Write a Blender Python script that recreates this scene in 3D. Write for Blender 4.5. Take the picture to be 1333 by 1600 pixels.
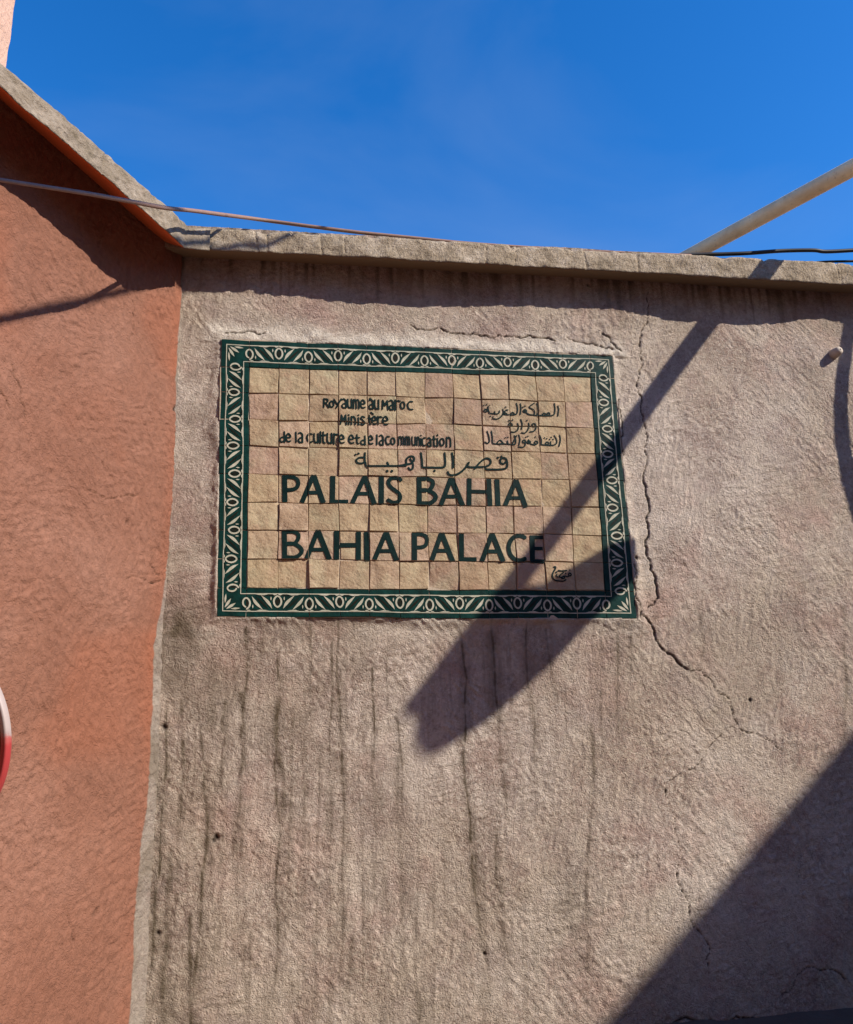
import bpy, math, random
import numpy as np
from mathutils import Vector

for o in list(bpy.data.objects):
    bpy.data.objects.remove(o)
sc = bpy.context.scene
COL = sc.collection
random.seed(7)

# ------------------------------------------------------------------ camera
PW, PH = 1333.0, 1600.0
FPX = 1280.0
PITCH, ROLL, YAW = math.radians(13.989), math.radians(-1.632), math.radians(9.012)
CAM = np.array([0.0, -4.2, 1.6])
fw = np.array([math.sin(YAW)*math.cos(PITCH), math.cos(YAW)*math.cos(PITCH), math.sin(PITCH)])
rt = np.array([math.cos(YAW), -math.sin(YAW), 0.0])
up = np.cross(rt, fw)
rt, up = rt*math.cos(ROLL)+up*math.sin(ROLL), -rt*math.sin(ROLL)+up*math.cos(ROLL)
cd = bpy.data.cameras.new('camera')
cam = bpy.data.objects.new('camera', cd)
COL.objects.link(cam)
cd.sensor_fit = 'HORIZONTAL'
cd.sensor_width = 36.0
cd.lens = 36.0*FPX/PW
cd.clip_start = 0.05
cd.clip_end = 3000
from mathutils import Matrix
m = Matrix(((rt[0], up[0], -fw[0], CAM[0]), (rt[1], up[1], -fw[1], CAM[1]), (rt[2], up[2], -fw[2], CAM[2]), (0, 0, 0, 1)))
cam.matrix_world = m
sc.camera = cam

# ------------------------------------------------------------------ light
SA, SB = 1.5, 1.22                       # sunlight travels along (-SA, 1, -SB)
D = np.array([-SA, 1.0, -SB])
SUN_EL = math.atan2(SB, math.hypot(SA, 1.0))
SUN_AZ = math.atan2(SA, -1.0)            # clockwise from +Y towards +X
w = bpy.data.worlds.new('World')
sc.world = w
w.use_nodes = True
nt = w.node_tree
bg = nt.nodes['Background']
sky = nt.nodes.new('ShaderNodeTexSky')
sky.sky_type = 'NISHITA'
sky.sun_disc = False
sky.sun_elevation = SUN_EL
sky.sun_rotation = SUN_AZ
sky.altitude = 500
sky.air_density = 1.0
sky.dust_density = 0.3
sky.ozone_density = 3.0
hs = nt.nodes.new('ShaderNodeHueSaturation')
hs.inputs['Saturation'].default_value = 1.36
hs.inputs['Hue'].default_value = 0.508
hs.inputs['Value'].default_value = 1.09
nt.links.new(sky.outputs[0], hs.inputs['Color'])
# faint high veil of cirrus
tcw = nt.nodes.new('ShaderNodeTexCoord')
nz = nt.nodes.new('ShaderNodeTexNoise'); nz.inputs['Scale'].default_value = 2.2; nz.inputs['Detail'].default_value = 6; nz.inputs['Distortion'].default_value = 0.5
mpw = nt.nodes.new('ShaderNodeMapping'); mpw.inputs['Scale'].default_value = (1, 1, 2.2); mpw.inputs['Location'].default_value = (0.35, 0.2, 0.1)
nt.links.new(tcw.outputs['Generated'], mpw.inputs[0]); nt.links.new(mpw.outputs[0], nz.inputs['Vector'])
rw = nt.nodes.new('ShaderNodeValToRGB'); rw.color_ramp.elements[0].position = 0.48; rw.color_ramp.elements[0].color = (0, 0, 0, 1)
rw.color_ramp.elements[1].position = 0.75; rw.color_ramp.elements[1].color = (0.10, 0.10, 0.10, 1)
nt.links.new(nz.outputs['Fac'], rw.inputs[0])
mw_ = nt.nodes.new('ShaderNodeMix'); mw_.data_type = 'RGBA'
nt.links.new(rw.outputs[0], mw_.inputs[0]); nt.links.new(hs.outputs[0], mw_.inputs[6]); mw_.inputs[7].default_value = (2.6, 3.0, 3.6, 1)
nt.links.new(mw_.outputs[2], bg.inputs['Color'])
bg.inputs['Strength'].default_value = 0.15
sd = bpy.data.lights.new('sun', 'SUN')
sd.energy = 4.5
sd.angle = math.radians(0.55)
sd.color = (1.0, 0.93, 0.83)
sun = bpy.data.objects.new('sun', sd)
COL.objects.link(sun)
sun.rotation_euler = Vector(D.tolist()).to_track_quat('-Z', 'Y').to_euler()
sun.location = (10, -8, 9)
sc.view_settings.view_transform = 'Standard'
sc.view_settings.look = 'None'
sc.view_settings.gamma = 1
sc.view_settings.use_curve_mapping = False
sc.view_settings.exposure = 0.6
sc.render.engine = 'CYCLES'

# ------------------------------------------------------------------ measuring helpers
def ray(x, y):
    return fw + (x-PW/2)/FPX*rt - (y-PH/2)/FPX*up
def unproj(x, y, n, c):
    d = ray(x, y)
    t = (c-n@CAM)/(n@d)
    return CAM+t*d
def proj(P):
    d = np.asarray(P)-CAM
    z = d@fw
    return PW/2+FPX*(d@rt)/z, PH/2-FPX*(d@up)/z
NY = np.array([0, 1.0, 0])
def U(x, y, c=0.0):
    return unproj(x, y, NY, c)
TH = math.radians(116.5)
DL = np.array([math.cos(TH), -math.sin(TH), 0])      # left wall runs this way from the corner
K = U(284, 400)                                      # corner, level of the underside of the copings
KX, KZ = K[0], K[2]
# NL points to the open side; distance in front of the left wall = NL.(P-K)
NL = np.array([0.89493436, -0.44619781, 0])
CL = NL@K
def UL(x, y):
    return unproj(x, y, NL, CL)
def left_uz(x, y):
    q = UL(x, y)
    return (q-K)@DL, q[2]

def z_on_line(px, py, line):
    """height above plan point (px,py) whose picture lies on a measured edge"""
    lo, hi = 2.5, 6.0
    xs = [a for a, b in line]; ys = [b for a, b in line]
    def f(z):
        x, y = proj((px, py, z))
        if x < xs[0]:
            yy = ys[0]+(x-xs[0])*(ys[1]-ys[0])/(xs[1]-xs[0])
        elif x > xs[-1]:
            yy = ys[-1]+(x-xs[-1])*(ys[-1]-ys[-2])/(xs[-1]-xs[-2])
        else:
            yy = np.interp(x, xs, ys)
        return y-yy
    for _ in range(40):
        mid = (lo+hi)/2
        if f(mid) > 0: lo = mid
        else: hi = mid
    return (lo+hi)/2

# ------------------------------------------------------------------ numpy noise
def vnoise(x, y, seed):
    r = np.random.RandomState(seed).rand(256, 256)
    xi = np.floor(x).astype(int); yi = np.floor(y).astype(int)
    fx = x-xi; fy = y-yi
    fx = fx*fx*fx*(fx*(fx*6-15)+10); fy = fy*fy*fy*(fy*(fy*6-15)+10)
    a = r[xi & 255, yi & 255]; b = r[(xi+1) & 255, yi & 255]
    c = r[xi & 255, (yi+1) & 255]; d = r[(xi+1) & 255, (yi+1) & 255]
    return (a*(1-fx)+b*fx)*(1-fy)+(c*(1-fx)+d*fx)*fy-0.5
def fbm(x, y, s, n, seed, gain=0.5):
    v = 0; a = 1.0
    for k in range(n):
        c_, s_ = math.cos(0.6+1.9*k+seed), math.sin(0.6+1.9*k+seed)
        v = v+a*vnoise((x*c_-y*s_)/s+17.3*k+50, (x*s_+y*c_)/s+9.1*k+50, seed+k); s = s/2.03; a *= gain
    return v
def sstep(a, b, x):
    t = np.clip((x-a)/(b-a), 0, 1)
    return t*t*(3-2*t)

def plaster(X, Z, seed, amt=1.0):
    """outward relief of hand trowelled plaster, in metres"""
    h = 0.014*fbm(X, Z, 0.9, 2, seed)+0.006*fbm(X, Z, 0.22, 2, seed+10)
    wx = X+0.02*fbm(X, Z, 0.1, 2, seed+40); wz = Z+0.02*fbm(X, Z, 0.1, 2, seed+50)
    # lumps and trowel drags in three directions
    for k, th in enumerate((0.25, -0.9, 1.3)):
        c, s = math.cos(th), math.sin(th)
        p = wx*c+wz*s; q = -wx*s+wz*c
        mk = sstep(-0.05, 0.2, fbm(X, Z, 0.3, 2, seed+60+k))
        n = 1-np.abs(vnoise(p/0.10, q/0.022, seed+70+k))*4
        h = h+amt*0.0022*mk*np.clip(n, 0, 1)
        h = h+amt*0.0034*mk*vnoise(p/0.05, q/0.016, seed+80+k)
    h = h+amt*0.0022*fbm(wx, wz, 0.04, 2, seed+90)
    # swept arcs left by the float
    rs = np.random.RandomState(seed+5)
    x0, x1, z0, z1 = X.min(), X.max(), Z.min(), Z.max()
    for k in range(70):
        cx = rs.uniform(max(x0, -3), min(x1, 4)); cz = rs.uniform(0, 4.2); R = rs.uniform(0.06, 0.17); a0 = rs.uniform(0, 6.28)
        rr = np.hypot(X-cx, Z-cz)
        sel = rr < R
        if not sel.any(): continue
        an = np.arctan2(Z[sel]-cz, X[sel]-cx)
        m_ = np.clip(np.cos(an-a0), 0, 1)**1.5*np.clip((1-rr[sel]/R)*3, 0, 1)*np.clip(rr[sel]/0.03, 0, 1)
        h[sel] += 0.0017*m_*np.sin(rr[sel]*6.28/0.019+an*2)
    return h

def jag(pts, n, amp, seed):
    """subdivide and roughen a line in wall coordinates"""
    rs = np.random.RandomState(seed)
    P = [np.array(p, float) for p in pts]
    for _ in range(n):
        Q = [P[0]]
        for a, b in zip(P[:-1], P[1:]):
            mth = (a+b)/2; d = b-a
            nrm = np.array([-d[1], d[0]])
            Q += [mth+nrm*rs.uniform(-amp, amp), b]
        P = Q
    return P

def line_field(X, Z, pts, width, out, power=2.0, strength=None):
    """max-accumulate exp(-(dist/width)^power) along a line"""
    n = len(pts)-1
    for i, (a, b) in enumerate(zip(pts[:-1], pts[1:])):
        a = np.array(a); b = np.array(b)
        w0 = width[i] if hasattr(width, '__len__') else width
        st = 1.0 if strength is None else strength(i/max(1, n))
        m3 = w0*3
        sel = (X > min(a[0], b[0])-m3) & (X < max(a[0], b[0])+m3) & (Z > min(a[1], b[1])-m3) & (Z < max(a[1], b[1])+m3)
        if not sel.any(): continue
        px, pz = X[sel], Z[sel]
        d = b-a; L = d@d+1e-12
        t = np.clip(((px-a[0])*d[0]+(pz-a[1])*d[1])/L, 0, 1)
        r = np.hypot(px-a[0]-t*d[0], pz-a[1]-t*d[1])
        v = st*np.exp(-(r/w0)**power)
        out[sel] = np.maximum(out[sel], v)

# ------------------------------------------------------------------ mesh + object helpers
def link(name, me, mats, parent=None, smooth=False):
    o = bpy.data.objects.new(name, me)
    COL.objects.link(o)
    for mt in (mats if isinstance(mats, (list, tuple)) else [mats]):
        if mt and mt.name not in [x.name for x in me.materials if x]: me.materials.append(mt)
    if smooth: me.polygons.foreach_set('use_smooth', [True]*len(me.polygons))
    if parent:
        o.parent = parent
        o.matrix_parent_inverse = Matrix.Translation(-Vector(parent.location)) if parent.location.length else Matrix()
    return o
def tag(o, label=None, cat=None, group=None, kind=None):
    if label: o['label'] = label
    if cat: o['category'] = cat
    if group: o['group'] = group
    if kind: o['kind'] = kind
    return o
def empty(name, loc=(0, 0, 0)):
    o = bpy.data.objects.new(name, None)
    o.location = loc; o.empty_display_size = 0.1
    COL.objects.link(o)
    return o
def mesh(name, v, f):
    me = bpy.data.meshes.new(name)
    me.from_pydata([tuple(p) for p in v], [], f)
    me.update()
    return me
def grid_mesh(name, P, attrs=None, flip=False, extra=None):
    """P: (ny,nx,3)"""
    ny, nx = P.shape[:2]
    idx = np.arange(ny*nx).reshape(ny, nx)
    q = np.stack([idx[:-1, :-1], idx[:-1, 1:], idx[1:, 1:], idx[1:, :-1]], -1).reshape(-1, 4)
    if flip: q = q[:, ::-1]
    me = bpy.data.meshes.new(name)
    me.vertices.add(ny*nx)
    me.vertices.foreach_set('co', P.reshape(-1).astype(np.float32))
    me.loops.add(q.size); me.loops.foreach_set('vertex_index', q.reshape(-1).astype(np.int32))
    me.polygons.add(len(q))
    me.polygons.foreach_set('loop_start', np.arange(0, q.size, 4, dtype=np.int32))
    me.update(calc_edges=True)
    if attrs is not None:
        a = me.attributes.new('marks', 'FLOAT_COLOR', 'POINT')
        a.data.foreach_set('color', attrs.reshape(-1).astype(np.float32))
    me.polygons.foreach_set('use_smooth', [True]*len(q))
    return me
def box_vf(x0, x1, y0, y1, z0, z1):
    v = [(x0, y0, z0), (x1, y0, z0), (x1, y1, z0), (x0, y1, z0), (x0, y0, z1), (x1, y0, z1), (x1, y1, z1), (x0, y1, z1)]
    f = [(0, 3, 2, 1), (4, 5, 6, 7), (0, 1, 5, 4), (1, 2, 6, 5), (2, 3, 7, 6), (3, 0, 4, 7)]
    return v, f
def tube(pts, r, seg=12, cap=True):
    pts = [np.array(p, float) for p in pts]
    v = []; f = []
    prev = None
    for i, p in enumerate(pts):
        t = pts[min(i+1, len(pts)-1)]-pts[max(i-1, 0)]
        t /= np.linalg.norm(t)
        a = np.cross(t, (0, 0, 1)) if prev is None else prev-t*(prev@t)
        if np.linalg.norm(a) < 1e-4: a = np.array([1.0, 0, 0])
        a /= np.linalg.norm(a); b = np.cross(t, a); prev = a
        rr = r[i] if hasattr(r, '__len__') else r
        for k in range(seg):
            an = 2*math.pi*k/seg
            v.append(p+rr*(a*math.cos(an)+b*math.sin(an)))
    for i in range(len(pts)-1):
        for k in range(seg):
            k2 = (k+1) % seg
            f.append((i*seg+k, i*seg+k2, (i+1)*seg+k2, (i+1)*seg+k))
    if cap:
        f.append(tuple(range(seg))[::-1]); n = (len(pts)-1)*seg
        f.append(tuple(n+k for k in range(seg)))
    return v, f
def spline(pts, n=8):
    P = [np.array(p, float) for p in pts]
    P = [2*P[0]-P[1]]+P+[2*P[-1]-P[-2]]
    out = []
    for i in range(1, len(P)-2):
        for k in range(n):
            t = k/n
            out.append(0.5*((2*P[i])+(-P[i-1]+P[i+1])*t+(2*P[i-1]-5*P[i]+4*P[i+1]-P[i+2])*t*t+(-P[i-1]+3*P[i]-3*P[i+1]+P[i+2])*t**3))
    out.append(P[-2])
    return out

# ------------------------------------------------------------------ materials
class Mat:
    def __init__(s, name, rough=0.9, spec=0.25):
        s.m = bpy.data.materials.new(name); s.m.use_nodes = True
        s.t = s.m.node_tree; s.b = s.t.nodes['Principled BSDF']
        s.b.inputs['Roughness'].default_value = rough
        s.b.inputs['Specular IOR Level'].default_value = spec
        s.raw = s.n('ShaderNodeTexCoord').outputs['Object']
        rx = s.n('ShaderNodeMapping'); rx.inputs['Rotation'].default_value = (0.61, 0.83, 0.37)
        s.l(s.raw, rx.inputs['Vector']); s.co = rx.outputs[0]
    def n(s, k, **kw):
        x = s.t.nodes.new(k)
        for a, b in kw.items(): setattr(x, a, b)
        return x
    def l(s, a, b): s.t.links.new(a, b)
    def mapv(s, sc=(1, 1, 1), loc=(0, 0, 0), rot=(0, 0, 0), src=None):
        x = s.n('ShaderNodeMapping'); x.inputs['Scale'].default_value = sc; x.inputs['Location'].default_value = loc; x.inputs['Rotation'].default_value = rot
        s.l(src or s.co, x.inputs['Vector']); return x.outputs[0]
    def noise(s, scale, det=4, rough=0.55, vec=None, dist=0.0):
        x = s.n('ShaderNodeTexNoise'); x.inputs['Scale'].default_value = scale; x.inputs['Detail'].default_value = det
        x.inputs['Roughness'].default_value = rough; x.inputs['Distortion'].default_value = dist
        s.l(vec or s.co, x.inputs['Vector']); return x.outputs['Fac']
    def ramp(s, fac, stops, interp='LINEAR'):
        x = s.n('ShaderNodeValToRGB'); x.color_ramp.interpolation = interp
        e = x.color_ramp.elements
        while len(e) < len(stops): e.new(0.5)
        for i, (p, c) in enumerate(stops):
            e[i].position = p; e[i].color = c if hasattr(c, '__len__') else (c, c, c, 1)
        s.l(fac, x.inputs[0]); return x.outputs[0]
    def mix(s, fac, a, b, mode='MIX'):
        x = s.n('ShaderNodeMix', data_type='RGBA', blend_type=mode)
        for sock, v in ((x.inputs[0], fac), (x.inputs[6], a), (x.inputs[7], b)):
            if hasattr(v, 'is_linked'): s.l(v, sock)
            elif hasattr(v, '__len__'): sock.default_value = (*v[:3], 1)
            else: sock.default_value = v
        return x.outputs[2]
    def math(s, op, a, b=0.0):
        x = s.n('ShaderNodeMath', operation=op)
        for sock, v in ((x.inputs[0], a), (x.inputs[1], b)):
            if hasattr(v, 'is_linked'): s.l(v, sock)
            else: sock.default_value = v
        return x.outputs[0]
    def attr(s, name='marks'):
        x = s.n('ShaderNodeAttribute'); x.attribute_name = name
        y = s.n('ShaderNodeSeparateColor'); s.l(x.outputs['Color'], y.inputs[0])
        return y.outputs[0], y.outputs[1], y.outputs[2], x.outputs['Alpha']
    def bump(s, parts, strength=1.0):
        """parts: [(height socket, metres)]"""
        h = None
        for sock, d in parts:
            v = s.math('MULTIPLY', sock, d)
            h = v if h is None else s.math('ADD', h, v)
        x = s.n('ShaderNodeBump'); x.inputs['Strength'].default_value = strength; x.inputs['Distance'].default_value = 1.0
        s.l(h, x.inputs['Height']); s.l(x.outputs[0], s.b.inputs['Normal'])
    def col(s, v):
        if hasattr(v, 'is_linked'): s.l(v, s.b.inputs['Base Color'])
        else: s.b.inputs['Base Color'].default_value = (*v, 1)
        return s

def c4(*c): return (*c, 1)

# weathered grey-pink plaster of the wall that carries the sign
def wall_color(M, co=None):
    big = M.noise(0.9, 4, 0.6, vec=M.mapv((1, 1, 0.8)))
    med = M.noise(4.5, 6, 0.65)
    fine = M.noise(45, 5, 0.7)
    base = M.ramp(big, [(0.34, c4(0.37, 0.30, 0.225)), (0.5, c4(0.46, 0.375, 0.295)), (0.66, c4(0.53, 0.445, 0.37))])
    pink = M.ramp(M.noise(2.3, 5, 0.65, vec=M.mapv(loc=(3, 1, 7))), [(0.5, 0), (0.68, 1)])
    base = M.mix(M.math('MULTIPLY', pink, 0.6), base, (0.40, 0.25, 0.205))
    mauve = M.ramp(M.noise(3.4, 6, 0.7, dist=0.5, vec=M.mapv(loc=(11, 4, 2))), [(0.50, 0), (0.66, 1)])
    base = M.mix(M.math('MULTIPLY', mauve, 0.5), base, (0.30, 0.225, 0.195))
    pale = M.ramp(med, [(0.52, 0), (0.7, 1)])
    base = M.mix(M.math('MULTIPLY', pale, 0.4), base, (0.55, 0.47, 0.40))
    dark = M.ramp(M.noise(11, 6, 0.75, dist=0.6, vec=M.mapv(loc=(9, 2, 4))), [(0.28, 1), (0.45, 0)])
    base = M.mix(M.math('MULTIPLY', dark, 0.6), base, (0.21, 0.135, 0.105))
    vein = M.ramp(M.noise(17, 6, 0.75, dist=2.0, vec=M.mapv(loc=(2, 6, 1))), [(0.44, 0), (0.495, 1), (0.55, 0)])
    vein = M.math('MULTIPLY', vein, M.ramp(M.noise(2.2, 4, 0.6, vec=M.mapv(loc=(8, 0, 3))), [(0.42, 0), (0.62, 0.75)]))
    base = M.mix(vein, base, (0.20, 0.115, 0.09))
    sp = M.ramp(fine, [(0.32, 0.66), (0.46, 0.97), (0.56, 1.03), (0.68, 1.2)])
    return M.mix(1.0, base, sp, 'MULTIPLY')

MW = Mat('weathered_plaster', 0.92, 0.2)
c = wall_color(MW)
r_, g_, b_, a_ = MW.attr()
strk = MW.noise(1.0, 6, 0.7, vec=MW.mapv((21, 21, 1.6), src=MW.raw), dist=0.4)
c = MW.mix(MW.math('MULTIPLY', a_, MW.math('MULTIPLY', MW.ramp(strk, [(0.42, 0), (0.66, 1)]), MW.ramp(MW.noise(3.5, 4, 0.6), [(0.35, 0.1), (0.65, 0.9)]))), c, (0.15, 0.115, 0.08))
c = MW.mix(MW.math('MULTIPLY', r_, MW.ramp(MW.noise(14, 4, 0.7), [(0.25, 0.75), (0.6, 1.0)])), c, (0.088, 0.064, 0.038))
c = MW.mix(g_, c, MW.mix(MW.noise(20, 4), (0.46, 0.39, 0.31), (0.62, 0.55, 0.46)))
c = MW.mix(b_, c, (0.035, 0.024, 0.018))
MW.col(c)
amp_ = MW.ramp(MW.noise(2.6, 4, 0.6), [(0.35, 0.22), (0.62, 1.0)])
pits = MW.ramp(MW.noise(34, 3, 0.6, dist=0.8, vec=MW.mapv(loc=(7, 7, 7))), [(0.30, 0), (0.40, 1)])
MW.bump([(pits, 0.0030), (MW.math('MULTIPLY', MW.noise(52, 5, 0.62), amp_), 0.012), (MW.noise(150, 3, 0.6), 0.006),
         (MW.ramp(MW.noise(26, 4, 0.6, dist=1.2), [(0.44, 0), (0.5, 1), (0.56, 0)]), 0.0020)])

# salmon painted plaster of the left wall
ML = Mat('salmon_painted_plaster', 0.85, 0.25)
pr = ML.noise(1.3, 4, 0.6)
sal = ML.ramp(pr, [(0.33, c4(0.202, 0.086, 0.053)), (0.5, c4(0.226, 0.101, 0.064)), (0.68, c4(0.258, 0.124, 0.083))])
sal = ML.mix(1.0, sal, ML.ramp(ML.noise(30, 5, 0.7), [(0.32, 0.84), (0.5, 1), (0.7, 1.12)]), 'MULTIPLY')
r_, g_, b_, a_ = ML.attr()
orange = ML.mix(ML.math('MULTIPLY', a_, 0.8), sal, (0.27, 0.092, 0.047))
gcol = wall_color(ML)
gcol = ML.mix(0.6, gcol, (0.145, 0.122, 0.104))
c = ML.mix(g_, orange, ML.mix(r_, gcol, (0.12, 0.09, 0.06)))
c = ML.mix(b_, c, (0.05, 0.03, 0.02))
ML.col(c)
ML.bump([(ML.math('MULTIPLY', ML.noise(38, 5, 0.64), ML.ramp(ML.noise(2.2, 4, 0.6), [(0.35, 0.3), (0.62, 1.0)])), 0.012), (ML.noise(120, 3, 0.6), 0.004),
         (ML.ramp(ML.noise(20, 4, 0.6, dist=1.5), [(0.44, 0), (0.5, 1), (0.56, 0)]), 0.0014)])

def stone_mat(name, ca, cb, cc, stretch):
    M = Mat(name, 0.93, 0.2)
    n1 = M.noise(9, 6, 0.7); n2 = M.noise(60, 4, 0.7, vec=M.mapv(stretch))
    c = M.ramp(n1, [(0.33, c4(*ca)), (0.5, c4(*cb)), (0.68, c4(*cc))])
    c = M.mix(1.0, c, M.ramp(n2, [(0.3, 0.66), (0.5, 1), (0.7, 1.2)]), 'MULTIPLY')
    c = M.mix(M.ramp(M.noise(3.0, 5, 0.7, vec=M.mapv(loc=(4, 4, 4))), [(0.55, 0), (0.75, 0.7)]), c, (0.16, 0.125, 0.08))
    M.col(c)
    M.bump([(n2, 0.012), (M.noise(130, 3), 0.004)])
    return M.m
M_COP = stone_mat('coping_cement', (0.24, 0.185, 0.125), (0.36, 0.285, 0.20), (0.46, 0.38, 0.29), (0.8, 0.8, 1.4))
M_COPL = stone_mat('coping_weathered', (0.17, 0.135, 0.092), (0.25, 0.20, 0.15), (0.34, 0.285, 0.225), (0.5, 0.5, 1.0))
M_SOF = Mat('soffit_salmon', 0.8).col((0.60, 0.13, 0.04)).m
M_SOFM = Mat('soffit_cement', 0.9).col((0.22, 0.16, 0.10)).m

# ------------------------------------------------------------------ THE MAIN WALL
def axis(a, b, step, far_a, far_b):
    core = list(np.arange(a, b+1e-6, step))
    o = core[-1]; s = step
    hi = []
    while o < far_b:
        s = min(s*1.25, 0.4); o += s; hi.append(min(o, far_b))
    o = core[0]; s = step; lo = []
    while o > far_a:
        s = min(s*1.25, 0.4); o -= s; lo.append(max(o, far_a))
    return np.array(lo[::-1]+core+hi)

STEP = 0.006
SIGN_Y = -0.020      # mean face of the tiles
# measured tile grid in the photograph: border, 12 field columns, border
colT = [346, 390, 436, 482, 527.5, 573, 617.5, 662, 705, 749, 792, 836, 878, 921, 957]
colB = [339.5, 385, 434, 483, 531, 578, 625, 672, 718.5, 766, 810, 856, 902, 948, 995]
rowL = [530, 573, 612.5, 654.5, 696, 740, 784, 828, 873, 918.5, 963.5]
rowR = [556, 590.5, 629.5, 670.5, 709.5, 751, 794, 837, 880, 924, 967]
def row_pts(j):
    # left and right ends of row line j (on the outer border lines)
    tl = (rowL[j]-rowL[0])/(rowL[-1]-rowL[0]); tr = (rowR[j]-rowR[0])/(rowR[-1]-rowR[0])
    return (colT[0]+(colB[0]-colT[0])*tl, rowL[j]), (colT[-1]+(colB[-1]-colT[-1])*tr, rowR[j])
yT = lambda x: 530+(x-346)*26/611.
yB = lambda x: 963.5+(x-339.5)*3.5/655.
def gpt(i, j):
    (ax, ay), (bx, by) = row_pts(j)
    cx0, cy0 = colT[i], yT(colT[i]); cx1, cy1 = colB[i], yB(colB[i])
    # intersect row line a-b with column line c0-c1
    d1 = np.array([bx-ax, by-ay]); d2 = np.array([cx1-cx0, cy1-cy0])
    M_ = np.array([d1, -d2]).T
    s, t = np.linalg.solve(M_, np.array([cx0-ax, cy0-ay]))
    return ax+d1[0]*s, ay+d1[1]*s
rs = np.random.RandomState(3)
GX = np.zeros((15, 11)); GZ = np.zeros((15, 11))
for i in range(15):
    for j in range(11):
        q = U(*gpt(i, j), SIGN_Y)
        jx, jz = rs.uniform(-0.0035, 0.0035, 2)
        GX[i, j] = q[0]+jx; GZ[i, j] = q[2]+jz
# sign outline in wall coordinates
SO = [(GX[0, 0], GZ[0, 0]), (GX[14, 0], GZ[14, 0]), (GX[14, 10], GZ[14, 10]), (GX[0, 10], GZ[0, 10])]
def sign_sdf(X, Z):
    d = np.full(X.shape, -9.0)
    for (ax, az), (bx, bz) in zip(SO, SO[1:]+SO[:1]):
        L = math.hypot(bx-ax, bz-az)
        # outside is positive (outline runs clockwise seen from the street)
        dd = -((bz-az)*(X-ax)-(bx-ax)*(Z-az))/L*-1
        d = np.maximum(d, -dd if False else dd*-1)
    return d

def W2(pts): return [(U(*p)[0], U(*p)[2]) for p in pts]
def crop(pts, ox, oy, s): return [(ox+x/s, oy+y/s) for x, y in pts]

cracks = [
 ([(1014, 455), (1012, 500), (1002, 525), (1000, 545), (998, 580), (1003, 620), (1005, 650), (1006, 700), (1005, 750)], 0.0024),
 ([(1005, 750), (1012, 780), (1015, 800), (1013, 830), (1010, 860), (1016, 890), (1025, 915), (1028, 935), (1012, 950)], 0.0042),
 ([(1003, 962), (1018, 975), (1025, 1000), (1045, 1022), (1065, 1040), (1075, 1047)], 0.0042),
 ([(1075, 1047), (1095, 1048), (1110, 1060), (1130, 1085), (1140, 1092), (1145, 1120), (1160, 1142), (1170, 1146), (1190, 1150), (1205, 1158), (1225, 1172)], 0.0022),
 ([(1145, 1135), (1125, 1150), (1103, 1182), (1072, 1205), (1040, 1228), (1045, 1255), (1055, 1290), (1063, 1330), (1062, 1350)], 0.0011),
 ([(1060, 1350), (1063, 1385), (1070, 1400), (1078, 1430), (1092, 1455), (1110, 1480), (1108, 1520)], 0.0018),
 (crop([(0, 560), (80, 590), (240, 605), (360, 610), (430, 625), (500, 618), (580, 630), (680, 628), (760, 648)], 640, 340, 3.333), 0.0032),
 (crop([(815, 625), (900, 655), (1000, 680), (1060, 690)], 640, 340, 3.333), 0.0030),
 (crop([(1000, 605), (1040, 630), (1070, 680), (1100, 700)], 640, 340, 3.333), 0.0036),
 (crop([(300, 600), (360, 606), (400, 600), (520, 610)], 260, 340, 3.333), 0.0032),
 ([(966, 625), (970, 650), (968, 690), (974, 712)], 0.0035),
 ([(1050, 1598), (1110, 1594), (1150, 1588), (1190, 1592)], 0.004),
 ([(1220, 1555), (1260, 1512), (1290, 1516), (1320, 1530)], 0.002),
 ([(988, 880), (992, 905), (990, 930), (999, 965)], 0.0032),
]
streaks = []   # (points, half width m, strength top, strength bottom)
def S7(pts, w_, s0, s1=None): streaks.append((W2(crop(pts, 200, 940, 2.424)), w_, s0, s1 if s1 is not None else s0*0.4))
def S8(pts, w_, s0, s1=None): streaks.append((W2(crop(pts, 600, 960, 2.5)), w_, s0, s1 if s1 is not None else s0*0.4))
S7([(445, 100), (450, 300), (430, 600), (410, 900), (405, 1380)], 0.010, .75, .15)
S7([(565, 220), (570, 400), (555, 620), (575, 830), (572, 1300), (545, 1500)], 0.008, .8, .5)
S7([(575, 300), (560, 500), (590, 700), (580, 830)], 0.028, .55, .35)
S7([(800, 60), (808, 500), (820, 700), (810, 1000), (800, 1550)], 0.006, .85, .25)
S7([(775, 150), (765, 500), (772, 850), (765, 1250)], 0.007, .6, .2)
S7([(690, 60), (688, 350)], 0.006, .6, .2)
S7([(930, 250), (930, 640), (940, 870), (935, 1300)], 0.008, .65, .1)
S7([(935, 560), (930, 680), (938, 800)], 0.016, .5, .3)
S7([(280, 400), (285, 700), (295, 950), (270, 1250), (240, 1580)], 0.012, .5, .75)
S7([(205, 380), (205, 700), (190, 950), (180, 1200)], 0.014, .55, .3)
S7([(150, 380), (140, 700), (120, 1000), (103, 1200), (88, 1440)], 0.008, .6, .9)
S7([(165, 950), (150, 1200), (135, 1450), (130, 1600)], 0.03, .4, .55)
S7([(235, 1200), (238, 1400), (240, 1600)], 0.014, .7, .8)
S7([(370, 380), (350, 700)], 0.018, .45, .35)
S7([(430, 350), (440, 620)], 0.02, .5, .3)
S7([(320, 960), (310, 1080), (330, 1200)], 0.006, .35, .1)
S7([(620, 1430), (620, 1540)], 0.006, .4, .2)
S7([(455, 120), (455, 250)], 0.022, .5, .2)
S8([(420, 0), (430, 150), (445, 380), (460, 600), (485, 820)], 0.010, .8, .35)
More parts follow.
